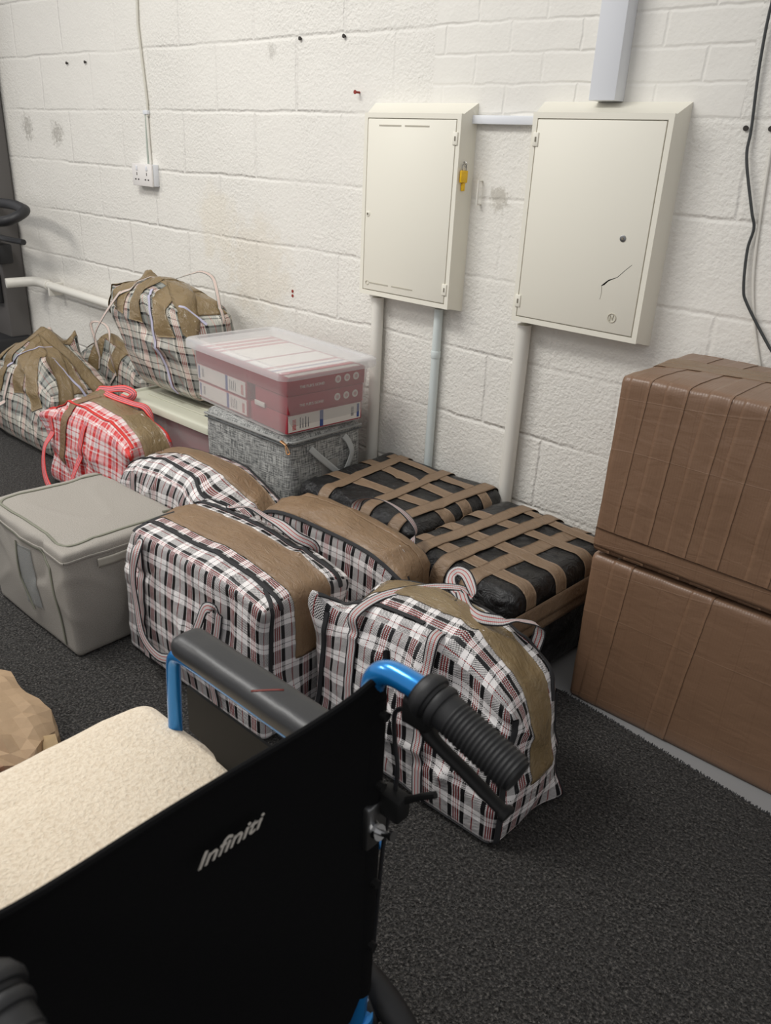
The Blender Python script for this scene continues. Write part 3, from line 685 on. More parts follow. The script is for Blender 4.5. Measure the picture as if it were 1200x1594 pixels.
s.strap('handle', strap, t, [('s', [(-.185, fb+.02), (-.19, -hy-.03)]), ('p', [(-.165, -hy-.012, H-.012, .2, -.8, .6), (-.15, -hy-.035, H-.03, .3, -1, .3), (-.172, -hy-.035, H-.10, 0, -1, 0), (-.175, -hy-.03, .2, 0, -1, 0), (-.15, -hy-.035, .115, .2, -1, 0), (-.08, -hy-.035, .085, .2, -1, .2), (.0, -hy-.032, .12, -.2, -1, .1), (.05, -hy-.03, .17, -.2, -1, 0), (.10, -hy-.032, .26, -.1, -1, .1), (.125, -hy-.028, .315, 0, -.9, .3), (.145, -hy-.018, .318, .1, -1, .3)]), ('s', [(.14, -hy-.09), (.12, fb+.02)])], .027)
s.strap('handle', strap, t, [('s', [(-.17, hy-.01), (-.15, hy-.02)]), ('p', [(-.08, hy-.015, H+.028, 0, .3, 1), (.0, hy-.03, H+.035, 0, .2, 1), (.07, hy-.04, H+.04, 0, -.4, 1), (.14, hy-.045, H+.03, -.2, -.9, .5), (.17, hy-.02, H+.01, -.3, -.7, .8)]), ('s', [(.17, hy+.02), (.17, hy+.2)])], .027)

# bag behind it
t, s = bag('plaid bag mostly covered by very wide creased brown tape, behind the middle bag', -1.65, -1.11, 1.33, 1.48, .385, plaid, 44, r=.025, amp=.007, bulge=.01, dome=.02, droop=.035, taper=(.02, .05), dp=4,
    pulls=[(-1, 1, 1, .05, .0, .022, .04), (1, -1, 1, .02, -.0, -.01, .05)])
hx, hy, H = s.L/2, s.W/2, s.H
s.strip('packing_tape', tape, t, -hx-.04, -.005, hx+.16, -.012, .15, .003, cross=12, jag=.002)
s.strip('packing_tape', tape, t, -hx+.02, .052, hx+.14, .05, .05, .0042, jag=.003)
s.trim('zip_trim', blacktrim, t, [(-hx-.03, .08), (hx+.02, .08)], .010, .003); s.trim('zip_trim', blacktrim, t, [(-hx-.03, -.082), (hx+.02, -.082)], .010, .003)
s.trim('end_trim', blacktrim, t, [(hx+.001, -hy+.03), (hx+.3, -hy+.025)], .010)
s.strap('handle', strap, t, [('s', [(-.02, hy+.14), (-.02, hy+.0)]), ('p', [(-.01, hy-.0, H+.035, 0, .3, 1), (.03, hy+.0, H+.055, .3, .3, 1), (.09, hy+.0, H+.065, .3, .5, 1), (.15, hy+.01, H+.045, 1, .4, .5), (.185, hy+.015, H+.01, 1, .5, .3)]), ('s', [(.19, hy+.02), (.19, hy+.14)])], .03)

# front bag
t, s = bag('black and white plaid bag right behind the wheelchair push handle, straps tangled on top', -1.165, -.61, 1.085, 1.32, .385, plaid, 57, r=.03, amp=.010, bulge=.02, dome=.045, droop=.055, taper=(.04, .12), dp=2.6, fine=1.2,
    pulls=[(-1, -1, 1, -.01, -.02, .065, .045), (-.98, -.2, 1, .03, .0, -.02, .08), (1, 1, .05, .03, .015, .0, .05), (1, -1, .9, .0, .02, -.01, .06), (.55, -1, .8, 0, .03, -.01, .07)])
hx, hy, H = s.L/2, s.W/2, s.H; fb = -hy-H
s.strip('packing_tape', tape_shiny, t, -hx+.05, .02, hx+.23, .015, .088, .003, jag=.004)
s.trim('zip_trim', blacktrim, t, [(-hx-.02, -.075), (.02, -.075)], .011, .003); s.trim('zip_trim', blacktrim, t, [(-hx+.05, .095), (hx-.06, .10), (hx+.06, .075)], .010, .003)
s.trim('end_trim', blacktrim, t, [(hx+.02, -hy+.012), (hx+.39, -hy+.012)], .013); s.trim('end_trim', blacktrim, t, [(hx+.05, hy-.012), (hx+.39, hy-.012)], .010)
s.trim('end_trim', blacktrim, t, [(-hx+.045, -hy-.02), (-hx+.03, -hy-.3)], .013); s.trim('end_trim', blacktrim, t, [(-hx+.02, -hy+.0), (-hx+.06, .02)], .012)
tag(s.trim('bottom_trim', blacktrim, t, [(-hx+.01, fb+.012), (hx-.01, fb+.012)], .007))
zt = H+.028
s.strap('handle', strap, t, [('s', [(-.135, fb+.015), (-.14, -hy-.04)]), ('p', [(-.138, -hy+.005, H-.002, 0, -.7, .8), (-.12, -.04, zt-.004, 0, -.2, 1), (-.06, .04, zt+.01, .1, 0, 1), (-.01, .085, zt+.012, .2, .1, 1), (.02, .085, zt+.01, .2, -.2, 1), (.04, .075, zt+.018, -.8, -.6, .5), (.01, .10, zt+.026, -.6, -.5, .8), (-.02, .12, zt+.03, -.3, -.5, .9), (-.045, .125, zt+.026, 0, -.7, .8), (-.05, .11, zt+.016, .2, -1, .2), (-.03, .085, zt+.010, .5, -.5, .6), (.03, .045, zt+.012, .5, -.3, .9), (.04, -.0, zt+.012, .6, -.1, .9), (.055, -.05, zt-.005, .3, -.4, 1), (.068, -hy+.02, H+.025, .2, -.8, .8)]), ('s', [(.07, -hy-.04), (.08, fb+.015)])], .027)
s.strap('handle', strap, t, [('s', [(.0, hy+.05), (.0, hy-.01)]), ('p', [(.01, .07, zt+.012, 0, 0, 1), (.05, .035, zt+.012, .2, -.2, 1), (.10, .01, zt+.018, .2, -.8, .7), (.145, .03, zt+.02, -.3, -.7, .8), (.16, .07, zt+.01, -.3, -.1, 1), (.19, .105, zt-.006, -.2, .1, 1)]), ('s', [(.2, hy-.0), (.2, hy+.1)])], .027)

# low long bag behind the beige storage box
t, s = bag('low black and white plaid bag between beige storage box and grey fabric box', -2.36, -1.69, 1.27, 1.55, .33, plaid, 63, r=.05, amp=.010, bulge=.015, dome=.055, droop=.05, taper=(.03, .10), dp=3,
    pulls=[(.5, -.65, 1, .02, -.05, -.01, .07), (1, -1, .9, -.02, .02, -.03, .08)])
hx, hy, H = s.L/2, s.W/2, s.H
s.strip('packing_tape', tape, t, -hx+.08, .035, hx+.2, .03, .09, .003)
s.trim('zip_trim', blacktrim, t, [(-hx-.03, -.075), (hx-.05, -.085)], .010, .003); s.trim('zip_trim', blacktrim, t, [(-hx-.03, .11), (hx+.02, .11)], .010, .003)
s.trim('end_trim', blacktrim, t, [(hx+.01, -hy+.03), (hx+.28, -hy+.03)], .009); s.trim('end_trim', strap, t, [(-.19, -hy-.02), (-.19, -hy-H+.02)], .028)

# red bag
t, s = bag('red and white plaid bag with red handles and brown tape, only red one', -3.06, -2.44, 1.385, 1.62, .33, plaid_red, 71, r=.04, amp=.011, bulge=.02, dome=.05, droop=.03, taper=(.04, .12), dp=3,
    pulls=[(1, -1, .92, .05, -.03, .01, .05), (-1, -1, .92, -.05, -.02, .0, .05), (-.6, 1, 1, 0, .0, .05, .07)])
hx, hy, H = s.L/2, s.W/2, s.H; fb = -hy-H
s.strip('packing_tape', tape_shiny, t, -hx+.0, .03, hx+.15, .02, .115, .003); s.strip('packing_tape', tape, t, -.10, .03, -.14, -hy-.20, .05, .0042)
s.trim('zip_trim', redtrim, t, [(-hx-.02, -.08), (hx-.0, -.08)], .011, .003); s.trim('zip_trim', redtrim, t, [(-hx+.05, .12), (hx+.02, .10)], .011, .003)
s.trim('end_trim', redtrim, t, [(hx-.02, -hy+.0), (hx+.08, -hy+.03)], .010)
s.strap('handle', strap_red, t, [('s', [(-.24, -hy-.03), (-.235, -hy-.10)]), ('p', [(-.235, -hy-.035, .17, -.1, -1, .1), (-.21, -hy-.06, .09, .1, -1, .2), (-.16, -hy-.07, .035, .2, -1, .3), (-.09, -hy-.07, .015, .2, -1, .3), (-.03, -hy-.06, .03, 0, -1, .2), (-.01, -hy-.045, .11, -.2, -1, 0)]), ('s', [(.01, -hy-.14), (.03, -hy-.02)])], .027)
s.strap('handle', strap_red, t, [('s', [(-.2, hy+.04), (-.19, hy-.02)]), ('p', [(-.15, .08, H+.045, 0, -.3, 1), (-.10, .065, H+.050, 0, -.4, 1), (-.02, .06, H+.052, 0, -.4, 1), (.07, .07, H+.050, .2, -.3, 1), (.13, .09, H+.042, .2, -.3, 1)]), ('s', [(.18, hy-.0), (.2, hy+.06)])], .027)
s.strap('handle', strap_red, t, [('s', [(-.26, hy-.02), (-.24, .10)]), ('p', [(-.2, .08, H+.045, 0, -.7, .8), (-.12, .09, H+.06, 0, -.8, .6), (-.05, .11, H+.075, .3, -.9, .5), (.0, .12, H+.065, .9, -.6, .3), (-.01, .105, H+.042, .9, -.6, -.1), (-.05, .09, H+.045, .4, -.7, .4)])], .027)

# far left bag
t, s = bag('pale plaid bag gathered and taped into a peak at the far left, in front', -3.97, -3.24, 1.49, 1.89, .34, plaid_far, 83, r=.06, amp=.014, bulge=.02, dome=.10, droop=.06, taper=(.14, .22), dp=2, fine=1.2,
    pulls=[(-.1, .2, 1, 0, 0, .05, .09), (.1, .9, 1, -.02, .02, .10, .035), (-.55, .8, 1, .0, .0, .10, .05), (.8, .3, 1, .0, 0, -.03, .08), (.6, -.5, 1, .02, -.03, .03, .04)])
hx, hy, H = s.L/2, s.W/2, s.H
for k, q in enumerate([(-hx-.08, -.03, hx+.02, -.02, .10), (.10, -hy-.10, .0, hy-.02, .10), (.26, -hy-.12, -.06, hy+.0, .09), (-.10, -hy-.12, -.02, .12, .07), (-.25, -hy-.12, -.05, .05, .06), (hx+.12, -.12, .0, .02, .08), (hx+.10, .12, .0, .02, .08)]): s.strip('packing_tape', tape_shiny, t, *q, off=.003+.0008*k, jag=.004)
s.trim('zip_trim', lilactrim, t, [(-.05, -hy-.02), (.07, -.10), (.1, .0)], .010, .005); s.trim('zip_trim', lilactrim, t, [(.2, -.06), (hx+.05, .02)], .010, .005)
s.strap('handle', strap_pale, t, [('s', [(.0, -hy-.04), (-.02, -hy-.16)]), ('p', [(-.04, -hy-.05, .16, 0, -1, .2), (-.10, -hy-.08, .11, 0, -1, .4), (-.22, -hy-.07, .12, 0, -1, .4)]), ('s', [(-.3, -hy-.2), (-.3, -hy-.1)])], .02)
# far back bag
t, s = bag('pale plaid bag with loose upright straps against the wall under the waste pipe', -3.80, -3.17, 1.91, 2.065, .36, plaid_far, 91, r=.05, amp=.013, bulge=.01, dome=.06, droop=.05, taper=(.1, .15), dp=2, fine=1.2,
    pulls=[(-.2, 0, 1, 0, 0, .03, .07), (.8, -.8, .9, .02, -.02, .02, .05)])
hx, hy, H = s.L/2, s.W/2, s.H
s.strip('packing_tape', tape_shiny, t, -.12, -hy-.1, -.05, hy+.1, .09, .003); s.strip('packing_tape', tape_shiny, t, .08, -hy-.06, .16, hy+.1, .10, .004); s.strip('packing_tape', tape_shiny, t, -hx-.05, .0, hx, .0, .07, .005)
s.strap('handle', strap_pale, t, [('s', [(-.06, -hy-.08), (-.07, -hy-.03)]), ('p', [(-.09, -hy+.02, H+.06, 1, -.4, .3), (-.13, -hy+.03, H+.13, 1, -.4, .3), (-.06, -hy+.05, H+.14, 0, -.5, 1), (.03, -hy+.03, H+.12, 0, -.7, 1), (.09, -hy-.01, H+.05, -1, -.5, .3), (.12, -hy-.02, H+.0, -1, -.5, .3)]), ('s', [(.12, -hy-.06), (.06, -hy-.13)])], .013)

# tall bag on the beige lid
def tallwarp(x, y, z, u, v, w):
    k = 1-np.clip(w, 0, 1); g = 1-.14*np.clip((w-.7)/.3, 0, 1)**1.6
    return (x+.20*k*np.clip(-u, 0, 1))*g-.09*w+.005, y*(1-.10*k)*g, z
t, s = bag('tall pale plaid bag wrapped in shiny tape standing on the beige lidded container', -3.06, -2.48, 1.715, 1.98, .365, plaid_far, 99, z0=.385, r=.06, amp=.012, bulge=.02, dome=.05, droop=.02, dp=2, fine=1.1, extra=tallwarp,
    pulls=[(-.7, .6, 1, -.02, .0, .045, .04), (.9, .6, .95, .05, .0, .0, .06), (.3, -.9, .95, 0, -.02, .03, .04)])
hx, hy, H = s.L/2, s.W/2, s.H
for k, q in enumerate([(-hx-.12, .02, hx+.03, .03, .13), (-.16, -hy-.08, -.12, hy+.02, .11), (.0, -hy-.10, .02, hy+.02, .09), (.20, -hy-.12, .12, hy+.0, .10), (hx+.10, -.12, .1, .02, .10), (-hx-.10, -.10, -.1, .02, .10)]): s.strip('packing_tape', tape_shiny, t, *q, off=.003+.0008*k, jag=.003)
s.trim('end_trim', lilactrim, t, [(.10, -hy+.03), (.13, -hy-.08), (.155, -hy-H+.01)], .011, .005); s.trim('end_trim', lilactrim, t, [(hx-.02, -.10), (hx+.06, -.02)], .010, .006)
s.strap('handle', strap_pale, t, [('s', [(-.02, -.0), (-.06, -.08), (-.15, -hy-.02)]), ('p', [(-.26, -hy-.03, .26, -.2, -1, .3), (-.34, -hy-.03, .18, -.3, -1, .3), (-.40, -hy-.01, .11, -.4, -1, .3)])], .015, .006)
s.strap('handle', strap_pale, t, [('s', [(-.02, .05), (.0, .07)]), ('p', [(.0, .09, H+.075, 0, -.3, 1), (.04, .11, H+.085, 0, -.4, 1), (.09, .12, H+.07, .3, -.4, 1), (.14, .10, H+.035, .6, -.4, .7)]), ('s', [(hx-.02, .08), (hx+.06, .05)])], .015, .006)

# ------------------------------------------------------------------ cartons and plastic containers
CART = 'crimson and white cartons inside the clear container'
def carton_small(label, O, d, faces, M0, group=None):
    """O parent transform matrix; d local box; faces: printed panels"""
    x0, x1, y0, y1, z0, z1 = d; c = Vector(((x0+x1)/2, (y0+y1)/2, z0)); t = bpy.data.objects.new('product_carton', None); C.objects.link(t); t.empty_display_size = .03
    t.matrix_world = M0 @ Matrix.Translation(c); tag(t, label, 'carton', group)
    a, b, h = (x1-x0)/2, (y1-y0)/2, z1-z0
    box('card_shell', (-a, a, -b, b, 0, h), redcard, t, .001)
    for f in faces:
        kind = f[0]
        if kind == 'F':   # white panel on the -y face from u0..u1, with blue bands, printing
            _, u0, u1 = f; y = -b-.0009
            p = box('label_panel', (u0, u1, y, -b, .004, h-.004), labelw, t)
            box('blue_band', (u0+.006, u0+.016, y-.0004, y, .008, h-.008), inkblue, p); box('blue_band', (u0+(u1-u0)*.60, u0+(u1-u0)*.60+.014, y-.0004, y, .004, h-.004), inkblue, p)
            bm = bmesh.new()
            for k in range(9): bx(bm, u0+.030, u0+.042, y-.0004, y, .016+k*(h-.03)/9, .016+(k+.5)*(h-.03)/9)
            obj('barcode', bm, inkblack, p)
            bm = bmesh.new(); q = u0+(u1-u0)*.66
            for k in range(4): bx(bm, q+.008+k*.011, q+.011+k*.011, y-.0004, y, .012, h-.014-.004*(k % 2))
            obj('small_print', bm, inkblack, p)
            bm = bmesh.new()
            for k in range(8): bx(bm, u1-.026, u1-.012, y-.0004, y, .010+k*(h-.026)/8, .010+(k+.6)*(h-.026)/8)
            obj('red_print', bm, inkred, p)
        if kind == 'S':   # white panel on the +x face
            _, u0, u1 = f; x = a+.0009
            p = box('label_panel', (a, x, u0, u1, .004, h-.004), labelw, t); w = u1-u0
            box('blue_band', (x, x+.0004, u0+w*.42, u0+w*.42+.014, .004, h-.004), inkblue, p); box('blue_band', (x, x+.0004, u1-.016, u1-.006, .008, h-.008), inkblue, p)
            bm = bmesh.new()
            for k in range(9): bx(bm, x, x+.0004, u1-.042, u1-.030, .016+k*(h-.03)/9, .016+(k+.5)*(h-.03)/9)
            obj('barcode', bm, inkblack, p); bm = bmesh.new()
            for k in range(4): bx(bm, x, x+.0004, u0+.045+k*.011, u0+.048+k*.011, .012, h-.014-.004*(k % 2))
            obj('small_print', bm, inkblack, p); bm = bmesh.new()
            for k in range(8): bx(bm, x, x+.0004, u0+.016, u0+.030, .010+k*(h-.026)/8, .010+(k+.6)*(h-.026)/8)
            obj('red_print', bm, inkred, p)
        if kind == 'T':   # slogan and three roundels on the red +x face
            _, u0 = f; x = a+.0006
            text('slogan', "THE FUR'S GONE!", .0125, labelw, t, Matrix.Translation((x, u0+.045, h*.35)) @ Matrix(((0, 0, 1, 0), (1, 0, 0, 0), (0, 1, 0, 0), (0, 0, 0, 1))))
            for k in range(3):
                bm = bmesh.new(); cyl(bm, (a, u0+.20+k*.038, h*.5), (x+.0002, u0+.20+k*.038, h*.5), .0125, 24); r = obj('roundel', bm, labelw, t)
                bm = bmesh.new(); cyl(bm, (x, u0+.20+k*.038, h*.5), (x+.0006, u0+.20+k*.038, h*.5), .0065, 16); obj('roundel_mark', bm, simple('roundel_ink', sc(196, 150, 150), .6), r)
        if kind == 'U':   # white top with red lines
            for (u0, u1, m) in f[1]: box('top_label', (u0, u1, -b+.012, b-.012, h, h+.0009), {'w': labelw, 'r': inkred, 'b': inkblue}[m], t)
    return t
def tub(name, label, cat, loc, rz, L, W, H, body_m, lid_m, taper=.03, ribs=False):
    t = thing(name, label, cat, loc, rz)
    def shell(th):
        bm = bmesh.new(); rings = []
        for (z, k) in ((0, 1-taper*2), (H, 1.)):
            pts = []; hx, hy, r = L/2*k, W/2*k, .03
            for (cx, cy, a0) in ((hx-r, hy-r, 0), (-hx+r, hy-r, PI/2), (-hx+r, -hy+r, PI), (hx-r, -hy+r, 1.5*PI)):
                for i in range(6): a = a0+i/5*PI/2; pts.append(bm.verts.new((cx+r*math.cos(a), cy+r*math.sin(a), z)))
            rings.append(pts)
        n = len(rings[0])
        for i in range(n): bm.faces.new((rings[0][i], rings[0][(i+1) % n], rings[1][(i+1) % n], rings[1][i]))
        bm.faces.new(rings[0][::-1]); return bm
    obj('tub_body', shell(0), body_m, t, smooth=True)
    def slab(x, y, z0, z1, r, bm):
        pts = []
        for (cx, cy, a0) in ((x-r, y-r, 0), (-x+r, y-r, PI/2), (-x+r, -y+r, PI), (x-r, -y+r, 1.5*PI)):
            for i in range(8): a = a0+i/7*PI/2; pts.append((cx+r*math.cos(a), cy+r*math.sin(a)))
        return pts
    X, Y = L/2+.018, W/2+.018; bm = bmesh.new()
    prof = [(0, -.020, 0), (.0, .003, 0), (.004, .009, 0), (.010, .011, 0), (.026, .011, 0), (.032, .004, 0), (.05, .004, 0)]
    rings = []
    for (ins, z, _) in prof: rings.append([bm.verts.new((p[0], p[1], H+z)) for p in slab(X-ins, Y-ins, 0, 0, .035, None)])
    n = len(rings[0])
    for a, b in zip(rings, rings[1:]):
        for i in range(n): bm.faces.new((a[i], a[(i+1) % n], b[(i+1) % n], b[i]))
    bm.faces.new(rings[-1]); lid = obj('lid', bm, lid_m, t, smooth=True)
    if ribs:
        for k in range(6):
            y = -W/2+.07+k*(W-.14)/5; box('lid_rib', (-L/2+.07, L/2-.07, y-.006, y+.006, H+.0042, H+.0075), lid_m, lid, .002)
    return t

# beige lidded container under the tall bag
TB = (-2.59, 1.845, .001)
t = tub('storage_container', 'clear storage container with beige lid on the floor below the tall bag', 'container', TB, 0, .58, .37, .355, clear, lidbeige, .03, True)
MT = Matrix.Translation(TB)
carton_small('lower crimson carton inside the beige-lidded container', None, (-.25, .25, -.155, .155, .006, .165), [('F', .06, .23), ('S', -.13, .13)], MT)
carton_small('upper crimson carton inside the beige-lidded container', None, (-.25, .25, -.155, .155, .168, .325), [('F', -.24, -.05)], MT)

# grey fabric box with zip
ZB = (-2.045, 1.775, .001); L, W, H = .45, .335, .462
t = thing('zip_storage_box', 'tall speckled grey fabric box with rounded zip lid and strap handle', 'storage box', ZB)
s = Soft(L, W, H, .030, 7, .0025, bulge=.006, fine=.5)
s.body('fabric_shell', linen, t, .012, False); hx, hy = L/2, W/2
s.trim('lid_zip', simple('grey_zip', sc(96, 97, 96), .7), t, [(-hx, -hy-.022), (hx-.01, -hy-.022)], .006, .002)
P = fillet([(-hx+.01, -hy-.003, H-.022), (hx+.003, -hy-.003, H-.022), (hx+.003, hy-.01, H-.022)], .035, 8)
tube('lid_piping', [tuple(q) for q in catmull(P, 2)], .0045, linen, t, 8); tube('zip_teeth', [(a, b, c-.012) for a, b, c in P], .003, simple('zip_tape', sc(86, 88, 88), .7), t, 8)
z = tube('zip_pull', [(hx-.03, -hy-.010, H-.018), (hx-.005, -hy-.008, H-.026)], .006, gold, t, 8, .6); tube('zip_tab', fillet([(hx-.004, -hy-.014, H-.026), (hx+.006, -hy-.018, H-.052), (hx+.012, -hy-.008, H-.052), (hx-.002, -hy-.012, H-.026)], .004, 3), .002, gold, z, 6)
Pn = [(hx+.008, -.085, H-.055, 1, 0, 0), (hx+.014, -.05, H-.09, 1, 0, 0), (hx+.018, .0, H-.135, 1, 0, 0), (hx+.022, .035, H-.165, 1, 0, .1), (hx+.022, .065, H-.165, 1, 0, .1), (hx+.020, .09, H-.13, 1, 0, 0), (hx+.020, .098, H-.10, 1, 0, 0), (hx+.014, .085, H-.065, 1, 0, 0), (hx+.008, .07, H-.045, 1, 0, 0)]
D = catmull(Pn, 6); ribbon('strap_handle', D[:, :3], D[:, 3:], .022, simple('pale_grey_webbing', sc(176, 178, 176), .85), t)
p = box('label_window', (hx+.002, hx+.006, -.03, .045, .245, .345), simple('grey_card', sc(140, 138, 134), .6), t, .001); box('label_edge', (hx+.0058, hx+.0066, -.03, .045, .245, .256), redcard, p)

# clear container on top of it
CB = (-2.075, 1.785, .4665); RZ = -.09
t = tub('storage_container', 'clear plastic container with clear lid stacked on the grey fabric box', 'container', CB, RZ, .56, .36, .205, clear, clearlid, .035)
MT = Matrix.Translation(CB) @ Matrix.Rotation(RZ, 4, 'Z'); y0 = -.158
carton_small('bottom left carton with white label in the clear container', None, (-.265, .045, y0, .15, .004, .064), [('F', -.153, .148)], MT)
carton_small('middle left carton with white label in the clear container', None, (-.267, .043, y0-.002, .15, .066, .126), [('F', -.153, .148)], MT)
carton_small('bottom right crimson carton with white end label in the clear container', None, (.062, .262, y0, .152, .004, .066), [('S', -.150, .150)], MT)
c2 = carton_small('middle right crimson carton with slogan in the clear container', None, (.09, .266, y0, .152, .068, .126), [('T', -.155)], MT)
box('torn_flap', (-.085, -.03, -.161, -.1565, -.004, .012), labelw, c2, .001)
carton_small('top left long crimson carton with striped top in the clear container', None, (-.270, .02, y0-.004, .155, .128, .186), [('U', [(-.135, -.118, 'w'), (-.112, -.095, 'r'), (-.09, -.075, 'w'), (-.07, -.052, 'r'), (-.046, -.03, 'w'), (-.026, -.012, 'r'), (-.008, .135, 'w')])], MT)
carton_small('top right crimson carton with slogan in the clear container', None, (.022, .269, y0-.004, .155, .128, .186), [('T', -.155), ('U', [(-.12, -.02, 'w'), (-.015, -.006, 'r'), (0, .02, 'w'), (.024, .030, 'b'), (.036, .055, 'w'), (.062, .082, 'r'), (.088, .115, 'w')])], MT)

# ------------------------------------------------------------------ beige storage box
GB = (-2.045, 1.015, .001); L, W, H = .47, .36, .325
t = thing('fabric_storage_box', 'plain beige-grey fabric storage box with seamed lid and clear side window', 'storage box', GB)
s = Soft(L, W, H, .014, 14, .0055, bulge=.010, dome=.0, droop=.004, fine=.4, lean=(0, -.006), taper=(-.01, -.03)); s.body('fabric_shell', feltgrey, t, .010, False); hx, hy = L/2, W/2
q = [(-hx+.035, hy), (-hx+.035, -hy+.05), (-hx+.06, -hy+.028), (hx-.065, -hy+.028), (hx-.035, -hy+.05), (hx-.035, hy-.005)]
s.trim('lid_seam', olive, t, [(a, b) for a, b, _ in fillet([(a, b, 0) for a, b in q], .03, 5)], .007, .0015)
s.trim('lid_edge_seam', feltgrey, t, [(-hx, -hy-.03), (hx-.002, -hy-.03)], .006, .002); s.trim('lid_edge_seam', feltgrey, t, [(hx+.028, -hy+.0), (hx+.028, hy)], .006, .002)
s.trim('front_seam', olive, t, [(-hx+.08, -hy-.032), (hx-.13, -hy-.034), (hx-.08, -hy-.07), (hx-.062, -hy-.17), (hx-.06, -hy-H+.02)], .007, .002)
P, N_ = s.line([(hx+.055, -.09), (hx+.052, .15)], .004); ribbon('side_handle', P, N_, .026, simple('beige_webbing', sc(168, 163, 152), .8), t)
w = s.strip('clear_window', film, t, hx-.215, -hy-.055, hx-.195, -hy-.235, .085, .003, jag=.002)
s.trim('window_seam', olive, t, [(hx-.25, -hy-.05), (hx-.245, -hy-.16), (hx-.20, -hy-.25)], .006, .0045)
z = tube('zip_pull', [(hx-.036, hy-.02, H+.006), (hx-.036, hy-.045, H+.008)], .004, olive, t, 6)

# ------------------------------------------------------------------ paper bag, paper, scrap of red bag at the left edge
def papwarp(x, y, z, u, v, w): return x*(1-.25*w), y*(1-.6*w), z
t = thing('paper_bag', 'crumpled brown kraft paper bag lying at the left edge of the carpet', 'paper bag', (-1.70, .54, .001), .0)
s = Soft(.40, .16, .10, .012, 77, .012, bulge=.0, fine=2.6, dome=.02, droop=.04, dp=2, pulls=[(1, -.3, .9, .05, .0, .0, .05)]); pb = s.body('paper_shell', kraft, t, .022, False); pb.data.polygons.foreach_set('use_smooth', [False]*len(pb.data.polygons))
text('printed_words', '1 ALTY', .022, inkgrey, t, Matrix.Translation((-.02, -.050, .125)) @ Matrix.Rotation(.35, 4, 'X') @ Matrix.Rotation(-.7, 4, 'Z'))
bm = bmesh.new(); V = [bm.verts.new(p) for p in ((.20, .0, .02), (.275, .05, .065), (.235, .06, .085), (.185, .03, .06))]; bm.faces.new(V); bmesh.ops.solidify(bm, geom=bm.faces[:], thickness=.001); tag(obj('torn_flap', bm, simple('pale_kraft', sc(214, 190, 150), .7), t))
t = thing('paper_sheet', 'small folded white ruled paper sticking out below the paper bag', 'paper', (-1.405, .565, .03), .6)
t.rotation_euler = (.0, -.35, .6)
box('sheet', (-.05, .035, -.03, .03, 0, .0012), paper, t); 
for k in range(4): box('ruled_line', (-.045, .03, -.02+k*.012, -.0192+k*.012, .0012, .0014), simple('grey_rule', sc(120, 120, 130), .7), t)
# a little red plaid bag under the paper bag
t, s = bag('corner of a small red plaid bag peeping out under the paper bag', -1.50, -1.365, .42, .458, .085, plaid_red, 15, r=.015, amp=.003)
s.trim('end_trim', redtrim, t, [(s.L/2-.01, -.03), (s.L/2-.01, .03)], .01)

